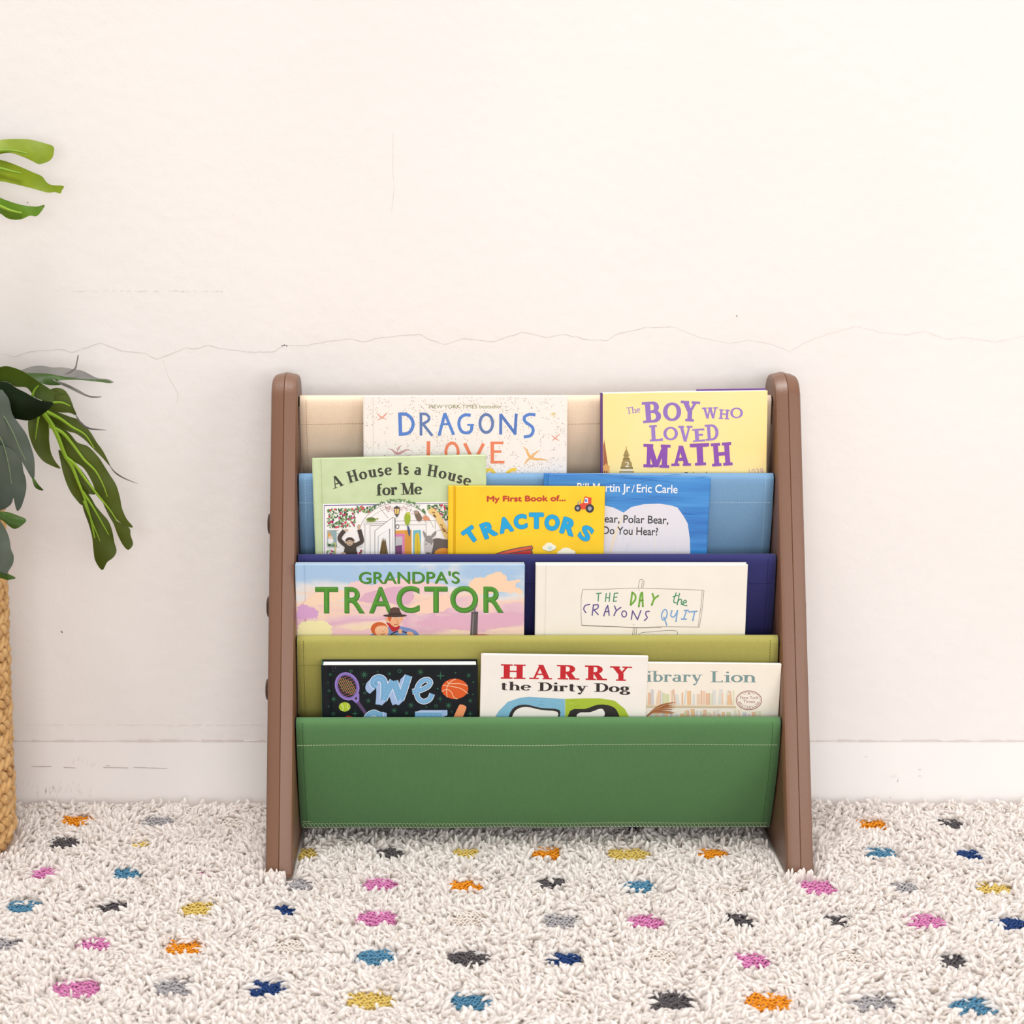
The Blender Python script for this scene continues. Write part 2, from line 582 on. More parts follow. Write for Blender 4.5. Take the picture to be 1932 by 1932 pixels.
plastic, n_, l_, b_ = new_mat('brown_plastic', 0.44, 0.75)
b_.inputs['Base Color'].default_value = (*lin((110, 73, 50)), 1)
tc = n_.new('ShaderNodeTexCoord')
nt = n_.new('ShaderNodeTexNoise')
nt.inputs['Scale'].default_value = 900
nt.inputs['Detail'].default_value = 2
l_.new(tc.outputs['Object'], nt.inputs['Vector'])
bp = n_.new('ShaderNodeBump')
bp.inputs['Strength'].default_value = 0.35
bp.inputs['Distance'].default_value = 0.0006
l_.new(nt.outputs['Fac'], bp.inputs['Height'])
l_.new(bp.outputs[0], b_.inputs['Normal'])
black_rod = noise_mat('black_rod', [(0.3, (22, 22, 26)), (0.7, (34, 34, 38))], scale=60, rough=0.35, spec=0.4)
cap_mat = noise_mat('dark_brown_cap', [(0.3, (66, 44, 34)), (0.7, (78, 54, 42))], scale=60, rough=0.45)

# outline of a side panel in the y-z plane
SLOPE = 0.300
Y0 = 1.9795


def rounded(pts, rads, n=7):
    out = []
    m = len(pts)
    for i in range(m):
        p = Vector(pts[i])
        a = (Vector(pts[i - 1]) - p).normalized()
        b = (Vector(pts[(i + 1) % m]) - p).normalized()
        half = math.acos(max(-1, min(1, a.dot(b)))) / 2
        d = rads[i] / math.tan(half)
        c = p + (a + b).normalized() * (rads[i] / math.sin(half))
        s, e = p + a * d, p + b * d
        a0 = math.atan2(s.y - c.y, s.x - c.x)
        a1 = math.atan2(e.y - c.y, e.x - c.x)
        da = (a1 - a0 + math.pi) % (2 * math.pi) - math.pi
        for k in range(n + 1):
            t = a0 + da * k / n
            out.append((c.x + rads[i] * math.cos(t), c.y + rads[i] * math.sin(t)))
    return out


TOPZ = 0.5735
outline = rounded([(Y0, 0.0085), (Y0 + SLOPE * (TOPZ - 0.0085), TOPZ), (2.219, TOPZ), (2.219, 0.0085)], [0.008, 0.033, 0.026, 0.012], 10)
outline = list(reversed(outline)) if False else outline


def side_panel(x0, x1, outer):
    h = (x1 - x0) / 2
    xm = (x0 + x1) / 2
    sec = [(-h, 0.0085), (-h + 0.0006, 0.0058), (-h + 0.002, 0.0035), (-h + 0.0042, 0.0026), (-h + 0.0060, 0.0021), (-0.0011, 0.0001), (-0.0006, 0.0), (0.0, 0.0009), (0.0006, 0.0)]
    sec = sec + [(-s, i) for s, i in reversed(sec[:7])][1:]
    M = len(outline)
    nrm = []
    for i in range(M):
        a, b = Vector(outline[i - 1]), Vector(outline[(i + 1) % M])
        d = (b - a).normalized()
        n = Vector((d.y, -d.x))
        nrm.append(n)
    c = sum((Vector(p) for p in outline), Vector((0, 0))) / M
    if sum(nrm[i].dot(Vector(outline[i]) - c) for i in range(M)) < 0:
        nrm = [-n for n in nrm]
    vs = []
    for s, ins in sec:
        for i in range(M):
            p = Vector(outline[i]) - nrm[i] * ins
            vs.append(sl((xm + s, p.x, p.y)))
    fs = []
    for j in range(len(sec) - 1):
        for i in range(M):
            i2 = (i + 1) % M
            fs.append((j * M + i, (j + 1) * M + i, (j + 1) * M + i2, j * M + i2))
    fs.append(tuple(range(M)))
    fs.append(tuple(reversed(range((len(sec) - 1) * M, len(sec) * M))))
    o = link_mesh('side_panel', vs, fs, plastic, shelf)
    bm = bmesh.new()
    bm.from_mesh(o.data)
    bmesh.ops.recalc_face_normals(bm, faces=bm.faces)
    bm.to_mesh(o.data)
    bm.free()
    auto_smooth(o, 28)
    # screw caps on the outer face
    for pz in (988, 1144, 1300):
        y = 2.12
        for _ in range(4):
            z = at_y(503, pz, y).z
            y = Y0 + SLOPE * (z - 0.0085) + 0.046
        cb = MB()
        ring = [(-0.0005, 0.0130), (0.0030, 0.0130), (0.0047, 0.0118), (0.0056, 0.0085), (0.0060, 0.0040), (0.0061, 0.0003)]
        xs = x0 if outer < 0 else x1
        cb.tube([sl((xs + outer * a, y, z)) for a, r in ring], [r for a, r in ring], cap_mat, 28)
        cb.build('screw_cap', o, True)
    return o


YF = [2.0395 + 0.0292 * k for k in range(5)]                     # front of each sling
ZTOP = [at_y(900, p, y).z for p, y in zip((1357, 1202, 1048, 895, 747.5), YF)]
RR = 0.0070                                                     # sling round its rod
rear_rods = [(at_y(503, p, y).z, y) for p, y in ((986, 2.190), (1142, 2.170), (1298, 2.138))]
panel_left = side_panel(PANEL_L0, PANEL_L1, -1)
panel_right = side_panel(PANEL_R0, PANEL_R1, 1)
FX0, FX1 = PANEL_L1 + 0.0018, PANEL_R0 - 0.0018

FAB = [('green', (76, 116, 70), (186, 196, 160), 'dark green sling, lowest of the slings'), ('olive', (154, 148, 76), (118, 116, 58), 'olive green sling'),
       ('navy', (38, 38, 92), (28, 28, 70), 'navy blue sling'), ('blue', (110, 148, 182), (160, 192, 218), 'light blue sling'),
       ('beige', (226, 204, 178), (176, 144, 114), 'beige sling, uppermost of the slings')]
SAG = [(0.056, 0.151, 1.5), (0.040, 0.150, 1.8), (0.040, 0.150, 1.8), (0.040, 0.150, 1.8), (0.050, 0.140, 1.6)]   # reach back, drop, power


def drop_y(k, d):
    A, L, p = SAG[k]
    return YF[k] + A * (max(0, d) / L) ** p


def wave(k, x, d):
    u = (x - FX0) / (FX1 - FX0)
    e = math.sin(math.pi * u)
    a = min(1, max(0, d - 0.006) / 0.05)
    return a * (0.0010 * math.sin(u * 9 + k * 1.3 + d * 14) + 0.0008 * math.sin(u * 23 + k + d * 30) + 0.0012 * noise.noise(Vector((x * 14, d * 22, k * 3.1)))) * (0.4 + 0.6 * e)


def sling_pt(k, x, d):
    """point on the front of sling k, d metres below its top"""
    c = YF[k] + RR
    if d < RR:
        t = math.acos(1 - d / RR)
        return Vector((x, c - RR * math.sin(t), ZTOP[k] - d))
    return Vector((x, drop_y(k, d - RR) + wave(k, x, d), ZTOP[k] - d))


for k, (cname, rgb, thr, lab) in enumerate(FAB):
    fm = fabric_mat(cname + '_canvas', rgb)
    tm = flat(thr, 0.8, 0.1)
    L = SAG[k][1]
    rows = []
    c = (YF[k] + RR, ZTOP[k] - RR)
    NX = 48
    xs = [FX0 + (FX1 - FX0) * i / NX for i in range(NX + 1)]
    back = [(c[0] + RR, c[1] - 0.028), (c[0] + RR, c[1] - 0.012), (c[0] + RR, c[1])]
    for p in back:
        rows.append([Vector((x, p[0], p[1])) for x in xs])
    for t in range(1, 8):
        a = math.pi * t / 8 / 1
        rows.append([Vector((x, c[0] + RR * math.cos(a), c[1] + RR * math.sin(a))) for x in xs])
    nd = 22
    for i in range(nd + 1):
        d = RR + (L - RR) * i / nd
        rows.append([sling_pt(k, x, d) for x in xs])
    yb_, zb_ = drop_y(k, L - RR), ZTOP[k] - L
    # from the bottom seam back up to the rear rod (or the rear edge of the lowest pocket)
    if k == 0:
        rear = (2.128, 0.135)
    elif k < 4:
        rear = (rear_rods[3 - k][1], rear_rods[3 - k][0])
        rear = (rear[0] - 0.007, rear[1])
    else:
        rear = None
    if rear:
        for t in (0.06, 0.2, 0.4, 0.6, 0.8, 1.0):
            bul = 0.010 * math.sin(math.pi * t)
            rows.append([Vector((x, yb_ + (rear[0] - yb_) * min(1, t ** 0.7) + bul * .5, zb_ - 0.002 * (1 - t) + (rear[1] - zb_) * t - bul)) for x in xs])
    vs = [sl(p) for r in rows for p in r]
    W = NX + 1
    fs = [(j * W + i, j * W + i + 1, (j + 1) * W + i + 1, (j + 1) * W + i) for j in range(len(rows) - 1) for i in range(NX)]
    o = link_mesh('fabric_sling', vs, fs, [fm, tm], shelf, smooth=True)
    o['label'] = lab
    md = o.modifiers.new('thickness', 'SOLIDIFY')
    md.thickness = 0.0009
    md.offset = 0
    # stitching: short threads lying on the cloth, same mesh object family (child pattern of the sling)
    st = MB()

    def stitch(p0, p1, w=0.0006, mt=tm):
        a, b = Vector(p0), Vector(p1)
        d = (b - a).normalized()
        n = Vector((d.z, 0, -d.x)) * w / 2
        off = Vector((0, -0.00075, 0))
        st.add([sl(a + n + off), sl(b + n + off), sl(b - n + off), sl(a - n + off)], [(0, 1, 2, 3)], mt)

    seam = 0.034 if k else 0.032
    x = FX0 + 0.001
    while x < FX1 - 0.003:
        stitch(sling_pt(k, x, seam + 0.0006 * math.sin(x * 21)), sling_pt(k, x + 0.0026, seam + 0.0006 * math.sin((x + .0026) * 21)))
        x += 0.0036
    tv = flat(tuple(int(c * .62) for c in rgb), 0.8, 0.1) if cname in ('green', 'olive') else tm
    for xe in (FX0 + 0.0075, FX1 - 0.0095):
        d = 0.004
        while d < L - 0.006:
            stitch(sling_pt(k, xe, d), sling_pt(k, xe + 0.0001, d + 0.0026), 0.0006, tv)
            d += 0.0036
    if k == 0:
        stitch(sling_pt(k, FX0 + .002, L - 0.0100), sling_pt(k, FX0 + .012, L - 0.0100))
        x = FX0 + 0.002
        while x < FX1 - 0.005:
            stitch(sling_pt(k, x + 0.0006, L - 0.0068), sling_pt(k, x + 0.0018, L - 0.0006), 0.0006)
            stitch(sling_pt(k, x + 0.0018, L - 0.0010), sling_pt(k, x + 0.0044, L - 0.0008), 0.0008)
            stitch(sling_pt(k, x + 0.0018, L - 0.0068), sling_pt(k, x + 0.0042, L - 0.0068), 0.0006)
            x += 0.0044
    so = st.build('stitching', o)

rodm = MB
for k in range(5):
    r = MB()
    r.tube([sl((PANEL_L1 - 0.001, YF[k] + RR, ZTOP[k] - RR)), sl((PANEL_R0 + 0.001, YF[k] + RR, ZTOP[k] - RR))], 0.0060, black_rod, 18)
    r.build('front_rod', shelf, True)
for z, y in rear_rods:
    r = MB()
    r.tube([sl((PANEL_L1 - 0.001, y, z)), sl((PANEL_R0 + 0.001, y, z))], 0.0060, black_rod, 18)
    r.build('rear_rod', shelf, True)

# ------------------------------------------------------------------ lettering
_glyph = {}


def sans(word, bold=0.0):
    """2-D triangles of a word in the built-in font: verts, faces, x-range, with cap height 1"""
    key = (word, bold)
    if key in _glyph:
        return _glyph[key]
    cu = bpy.data.curves.new('t', 'FONT')
    cu.body = word
    cu.size = 1
    cu.offset = bold
    cu.resolution_u = 5
    ob = bpy.data.objects.new('t', cu)
    COL.objects.link(ob)
    me = ob.to_mesh()
    vs = [(v.co.x, v.co.y) for v in me.vertices]
    fs = [tuple(p.vertices) for p in me.polygons]
    ob.to_mesh_clear()
    bpy.data.objects.remove(ob)
    bpy.data.curves.remove(cu)
    _glyph[key] = (vs, fs)
    return _glyph[key]


CAP = max(v[1] for v in sans('H')[0])
XH = 0.66
SER = {
    'A': (0.80, ['n .08 0 .39 1', 'k .39 1 .72 0', 'n .19 .33 .62 .33'], ['.08 0', '.72 0']),
    'B': (0.68, ['k .14 0 .14 1', 'n .14 1 .34 1', 'a .34 .76 .20 .24 90 -90', 'n .14 .52 .36 .52', 'a .36 .26 .25 .26 90 -90', 'n .14 0 .36 0'], ['.10 0', '.10 1']),
    'D': (0.76, ['k .14 0 .14 1', 'n .14 1 .32 1', 'a .32 .5 .36 .5 90 -90', 'n .14 0 .32 0'], ['.10 0', '.10 1']),
    'E': (0.62, ['k .14 0 .14 1', 'n .14 1 .53 1', 'n .14 .52 .44 .52', 'n .14 0 .55 0'], ['.10 0', '.10 1', 'v .54 1', 'v .55 0', 'v .44 .52']),
    'H': (0.80, ['k .15 0 .15 1', 'k .65 0 .65 1', 'n .15 .52 .65 .52'], ['.15 0', '.15 1', '.65 0', '.65 1']),
    'I': (0.32, ['k .16 0 .16 1'], ['.16 0', '.16 1']),
    'L': (0.64, ['k .14 0 .14 1', 'n .14 0 .57 0'], ['.14 0', '.14 1', 'v .57 0']),
    'M': (0.98, ['n .13 0 .13 1', 'k .13 1 .48 .02', 'n .48 .02 .83 1', 'k .84 0 .84 1'], ['.13 0', '.84 0', '.10 1', '.87 1']),
    'O': (0.84, ['a .42 .5 .36 .5 0 360'], []),
    'R': (0.72, ['k .14 0 .14 1', 'n .14 1 .34 1', 'a .34 .75 .21 .25 90 -90', 'n .14 .5 .36 .5', 'k .36 .5 .60 0'], ['.14 0', '.10 1', '.63 0']),
    'T': (0.72, ['k .36 0 .36 1', 'n .05 1 .67 1'], ['.36 0', 'v .05 1', 'v .67 1']),
    'V': (0.76, ['k .09 1 .39 0', 'n .39 0 .68 1'], ['.09 1', '.68 1']),
    'W': (1.06, ['k .08 1 .31 0', 'n .31 0 .53 1', 'k .53 1 .76 0', 'n .76 0 .98 1'], ['.08 1', '.98 1', '.53 1']),
    'Y': (0.74, ['k .08 1 .37 .46', 'n .66 1 .37 .46', 'k .37 0 .37 .48'], ['.09 1', '.65 1', '.37 0']),
    'a': (0.52, ['k .40 .06 .40 .46', 'a .245 .46 .155 .20 0 150', 'a .225 .18 .17 .18 0 360', 'n .40 .06 .49 .02'], []),
    'b': (0.58, ['k .13 0 .13 1', 'a .32 .33 .20 .33 0 360'], ['.09 1']),
    'e': (0.54, ['a .27 .33 .23 .33 8 322', 'n .06 .36 .49 .36'], []),
    'f': (0.40, ['k .17 0 .17 .80', 'a .32 .80 .15 .20 180 50', 'n .03 .62 .36 .62'], ['.17 0']),
    'g': (0.58, ['a .26 .43 .17 .23 0 360', 'a .28 -.10 .23 .16 0 360', 'n .17 .20 .13 .06', 'n .40 .60 .53 .64'], []),
    'h': (0.64, ['k .13 0 .13 1', 'a .32 .42 .19 .24 180 0', 'k .51 0 .51 .42'], ['.13 0', '.51 0', '.09 1']),
    'i': (0.28, ['k .14 0 .14 .66', 'o .14 .90 .07'], ['.14 0', '.09 .66']),
    'l': (0.28, ['k .14 0 .14 1'], ['.14 0', '.09 1']),
    'n': (0.64, ['k .13 0 .13 .66', 'a .32 .42 .19 .24 180 0', 'k .51 0 .51 .42'], ['.13 0', '.51 0', '.09 .66']),
    'o': (0.56, ['a .28 .33 .235 .33 0 360'], []),
    'r': (0.46, ['k .13 0 .13 .66', 'a .31 .42 .18 .24 180 60', 'o .39 .56 .06'], ['.13 0', '.09 .66']),
    's': (0.44, ['a .22 .49 .15 .17 30 270', 'a .22 .165 .17 .165 90 -150'], []),
    't': (0.40, ['k .16 .12 .16 .84', 'a .28 .13 .12 .13 180 310', 'n .02 .64 .35 .64'], []),
    'u': (0.64, ['k .13 .2 .13 .66', 'a .31 .22 .18 .22 180 360', 'k .49 0 .49 .66'], ['.09 .66', '.45 .66', '.53 0']),
    'y': (0.60, ['k .10 .66 .31 .05', 'n .51 .66 .24 -.20', 'o .15 -.24 .06', 'n .24 -.20 .15 -.26'], ['.10 .66', '.51 .66']),
    'c': (0.5, ['a .27 .33 .22 .33 45 315'], []),
}


def serif(word, thick=0.13, thin=0.05, sl_=0.24, sh=0.04, spacing=0.03):
    """stroke-built roman letters; cap height 1"""
    key = (word, thick, thin, sl_, sh, spacing)
    if key in _glyph:
        return _glyph[key]
    V_, F_, Lv = [], [], []
    lev = 0

    def quad(*p):
        k = len(V_)
        V_.extend(p)
        Lv.extend([lev] * len(p))
        F_.append(tuple(range(k, k + len(p))))

    x = 0.0
    for ch in word:
        if ch == ' ':
            x += 0.30
            continue
        w, strokes, serifs = SER[ch]
        lev = 0
        for s in strokes:
            lev += 1
            a = s.split()
            kind = a[0]
            q = [float(t) for t in a[1:]]
            if kind in 'kn':
                x0, y0, x1, y1 = q
                hw = (thick if kind == 'k' else thin) / 2
                if abs(y0 - y1) < 1e-6:      # a bar keeps inside the letter's height
                    for lv in (1.0, XH):
                        if abs(y0 - lv) < 1e-6:
                            y0 = y1 = lv - hw
                    if abs(y0) < 1e-6:
                        y0 = y1 = hw
                    quad((x + x0, y0 - hw), (x + x1, y0 - hw), (x + x1, y0 + hw), (x + x0, y0 + hw))
                else:                        # stems end flat
                    dxy = math.hypot(x1 - x0, y1 - y0)
                    hx = hw * dxy / abs(y1 - y0)
                    quad((x + x0 - hx, y0), (x + x0 + hx, y0), (x + x1 + hx, y1), (x + x1 - hx, y1))
            elif kind == 'a':
                cx_, cy_, rx, ry, a0, a1 = q
                top, bot = cy_ + ry, cy_ - ry
                if abs(top - 1) < .02 or abs(top - XH) < .02:
                    top -= thin / 2
                if abs(bot) < .02:
                    bot += thin / 2
                cy_, ry = (top + bot) / 2, (top - bot) / 2
                n = max(8, int(abs(a1 - a0) / 12))
                prev = None
                for i in range(n + 1):
                    t = math.radians(a0 + (a1 - a0) * i / n)
                    c, sn = math.cos(t), math.sin(t)
                    hw = (thin + (thick - thin) * abs(c) ** 1.4) / 2
                    if ch == 's':
                        hw = (thin + (thick - thin) * 0.6) / 2
                    pn = (x + cx_ + (rx + hw) * c, cy_ + (ry + hw) * sn)
                    pi = (x + cx_ + (rx - hw) * c, cy_ + (ry - hw) * sn)
                    if prev:
                        quad(prev[0], pn, pi, prev[1])
                    prev = (pn, pi)
            elif kind == 'o':
                cx_, cy_, r = q
                r = max(r, thick * 0.52)
                quad(*[(x + cx_ + r * math.cos(t * math.pi / 7), cy_ + r * math.sin(t * math.pi / 7)) for t in range(14)])
        for s in serifs:
            lev += 1
            a = s.split()
            if a[0] == 'v':
                sx, sy = float(a[1]), float(a[2])
                if sy > .9:
                    quad((x + sx - thin / 2, 1 - sl_ * .8), (x + sx + thin / 2, 1 - sl_ * .8), (x + sx + thin / 2, 1), (x + sx - thin / 2, 1))
                elif sy < .1:
                    quad((x + sx - thin / 2, 0), (x + sx + thin / 2, 0), (x + sx + thin / 2, sl_ * .8), (x + sx - thin / 2, sl_ * .8))
                else:
                    quad((x + sx - thin / 2, sy - sl_ * .4), (x + sx + thin / 2, sy - sl_ * .4), (x + sx + thin / 2, sy + sl_ * .4), (x + sx - thin / 2, sy + sl_ * .4))
            else:
                sx, sy = float(a[0]), float(a[1])
                b0, b1 = (0, sh) if sy < .1 else (sy - sh, sy)
                hl = (sl_ + thick) / 2 * (0.8 if sy == XH or ch in 'aghnru' else 1)
                quad((x + sx - hl, b0), (x + sx + hl, b0), (x + sx + hl, b1), (x + sx - hl, b1))
        x += w + spacing + (thick - 0.1) * 0.6
    _glyph[key] = (V_, F_, Lv)
    return _glyph[key]


class Art:
    """printed cover art in the plane of a cover; points are given in picture coordinates (ox, oy, scale)"""

    def __init__(self, mb, plane_fn, frame):
        self.mb, self.fn, self.fr = mb, plane_fn, frame
        self.layer = 0
        self.cyc = None

    def P(self, x, y, lv=0):
        ox, oy, s = self.fr
        u, v = self.fn(ox + x * s, oy + y * s)
        return (u, -0.00003 - (self.layer + lv) * 0.000002, v)

    def begin(self, n):
        """many small scattered marks share n sheets"""
        self.cyc = [self.layer, n, 0]

    def end(self):
        self.layer = self.cyc[0] + self.cyc[1] + 1
        self.cyc = None

    def tri(self, pts, faces, rgb, levels=None):
        if self.cyc:
            self.cyc[2] += 1
            self.layer = self.cyc[0] + 1 + self.cyc[2] % self.cyc[1]
        else:
            self.layer += 1
        if levels:                                        # strokes of one letter lie over each other
            self.mb.add([self.P(p[0], p[1], k) for p, k in zip(pts, levels)], faces, flat(rgb))
            if not self.cyc:
                self.layer += max(levels)
        else:
            self.mb.add([self.P(*p) for p in pts], faces, flat(rgb))

    def poly(self, pts, rgb, smooth=0):
        if smooth:
            pts = catmull(pts, smooth)
        t = geometry.tessellate_polygon([[Vector((p[0], p[1], 0)) for p in pts]])
        self.tri(pts, [tuple(f) for f in t], rgb)

    def cloud(self, pts, rgb, rough=13):
        """a brushed patch with a frayed outline"""
        out = []
        for i, (x, y) in enumerate(catmull(pts, 12)):
            n1 = noise.noise(Vector((x * .03, y * .05, 2.7))) + .8 * noise.noise(Vector((x * .11, y * .16, 5.1)))
            n2 = noise.noise(Vector((x * .05, y * .05, 9.3))) + .6 * noise.noise(Vector((x * .15, y * .15, 1.1)))
            out.append((min(1872, max(44, x + n1 * rough * 1.6)), y + n2 * rough))
        self.poly(out, rgb)

    def ell(self, cx, cy, rx, ry, rgb, rot=0, n=22):
        r = math.radians(rot)
        pts = []
        for i in range(n):
            t = 2 * math.pi * i / n
            a, b = rx * math.cos(t), ry * math.sin(t)
            pts.append((cx + a * math.cos(r) - b * math.sin(r), cy + a * math.sin(r) + b * math.cos(r)))
        self.tri(pts, [tuple(range(n))], rgb)

    def ring(self, cx, cy, rx, ry, w, rgb, rot=0, n=26):
        r = math.radians(rot)
        pts = []
        for i in range(n):
            t = 2 * math.pi * i / n
            for q in (-w / 2, w / 2):
                a, b = (rx + q) * math.cos(t), (ry + q) * math.sin(t)
                pts.append((cx + a * math.cos(r) - b * math.sin(r), cy + a * math.sin(r) + b * math.cos(r)))
        self.tri(pts, [(2 * i, 2 * i + 1, 2 * ((i + 1) % n) + 1, 2 * ((i + 1) % n)) for i in range(n)], rgb)

    def line(self, pts, w, rgb, smooth=0, taper=False, cap=False):
        if smooth:
            pts = catmull(pts, smooth, False)
        n = len(pts)
        ws = [w * (max(0.12, math.sin(math.pi * (i + .3) / (n - .4))) if taper else 1) for i in range(n)]
        L, R = ribbon_pts(pts, ws)
        vs = [(p.x, p.y) for p in L] + [(p.x, p.y) for p in R]
        fs = [(i, i + 1, n + i + 1, n + i) for i in range(n - 1)]
        if cap:
            for e in (0, n - 1):
                k = len(vs)
                vs += [(pts[e][0] + w / 2 * math.cos(t * math.pi / 6), pts[e][1] + w / 2 * math.sin(t * math.pi / 6)) for t in range(12)]
                fs.append(tuple(range(k, k + 12)))
        self.tri(vs, fs, rgb)

    def word(self, glyph, left, right, cap, rgb, bend=None, full=None):
        """letters stretched from left to right (baseline ends), cap high; bend(x) gives the baseline's y for a bowed line"""
        vs, fs = glyph[:2]
        x0, x1 = min(v[0] for v in vs), max(v[0] for v in vs)
        ch = full if full else 1.0
        sx = math.hypot(right[0] - left[0], right[1] - left[1]) / (x1 - x0)
        d = Vector((right[0] - left[0], right[1] - left[1])).normalized()
        up = Vector((d.y, -d.x))
        pts = []
        for a, b in vs:
            q = Vector(left) + d * ((a - x0) * sx) + up * (b / ch * cap)
            pts.append((q.x, q.y))
        self.tri(pts, fs, rgb, glyph[2] if len(glyph) > 2 else None)

    def heavy(self, glyph, left, right, cap, rgb, d):
        """a word thickened by printing it several times, d apart"""
        for ox_, oy_ in ((-d, 0), (d, 0), (0, -d), (0, d), (0, 0)):
            self.word(glyph, (left[0] + ox_, left[1] + oy_), (right[0] + ox_, right[1] + oy_), cap, rgb, full=CAP)

    def glyph(self, g, box, rgb, rot=0, capn=None):
        """one letter fitted to a box (x0, y0, x1, y1), turned by rot degrees"""
        vs, fs = g[:2]
        a0, a1 = min(v[0] for v in vs), max(v[0] for v in vs)
        b0, b1 = min(v[1] for v in vs), max(v[1] for v in vs)
        x0, y0, x1, y1 = box
        cx, cy = (x0 + x1) / 2, (y0 + y1) / 2
        r = math.radians(rot)
        pts = []
        for a, b in vs:
            x = (a - (a0 + a1) / 2) / (a1 - a0) * (x1 - x0)
            y = -(b - (b0 + b1) / 2) / (b1 - b0) * (y1 - y0)
            pts.append((cx + x * math.cos(r) + y * math.sin(r), cy - x * math.sin(r) + y * math.cos(r)))
        self.tri(pts, fs, rgb, g[2] if len(g) > 2 else None)

    def arc_word(self, text, gfun, pts3, cap, rgb):
        """letters along a bowed baseline through three points"""
        (xa, ya), (xb, yb2), (xc, yc) = pts3
        M = np.array([[xa * xa, xa, 1], [xb * xb, xb, 1], [xc * xc, xc, 1]], float)
        co = np.linalg.solve(M, np.array([ya, yb2, yc], float))
        # whole line in one go: each vertex keeps the slope of its own letter's centre
        items = []
        x = 0.0
        for ch in text:
            if ch == ' ':
                x += 0.36
                continue
            g = gfun(ch)
            w = max(v[0] for v in g[0]) - min(v[0] for v in g[0])
            items.append((ch, g, x, w))
            x += w + 0.075
        tot = x - 0.075
        # arc length table
        X_ = np.linspace(xa, xc, 300)
        Y_ = np.polyval(co, X_)
        Ls = np.concatenate([[0], np.cumsum(np.hypot(np.diff(X_), np.diff(Y_)))])
        sc = Ls[-1] / tot
        for ch, g, gx_, w in items:
            xm = np.interp((gx_ + w / 2) * sc, Ls, X_)
            ym = np.polyval(co, xm)
            sl__ = math.atan(2 * co[0] * xm + co[1])
            a0 = min(v[0] for v in g[0])
            pts = []
            for a, b in g[0]:
                lx = (a - a0 - w / 2) * sc
                ly = -b * cap
                pts.append((xm + lx * math.cos(sl__) - ly * math.sin(sl__), ym + lx * math.sin(sl__) + ly * math.cos(sl__)))
            self.tri(pts, g[1], rgb, g[2] if len(g) > 2 else None)


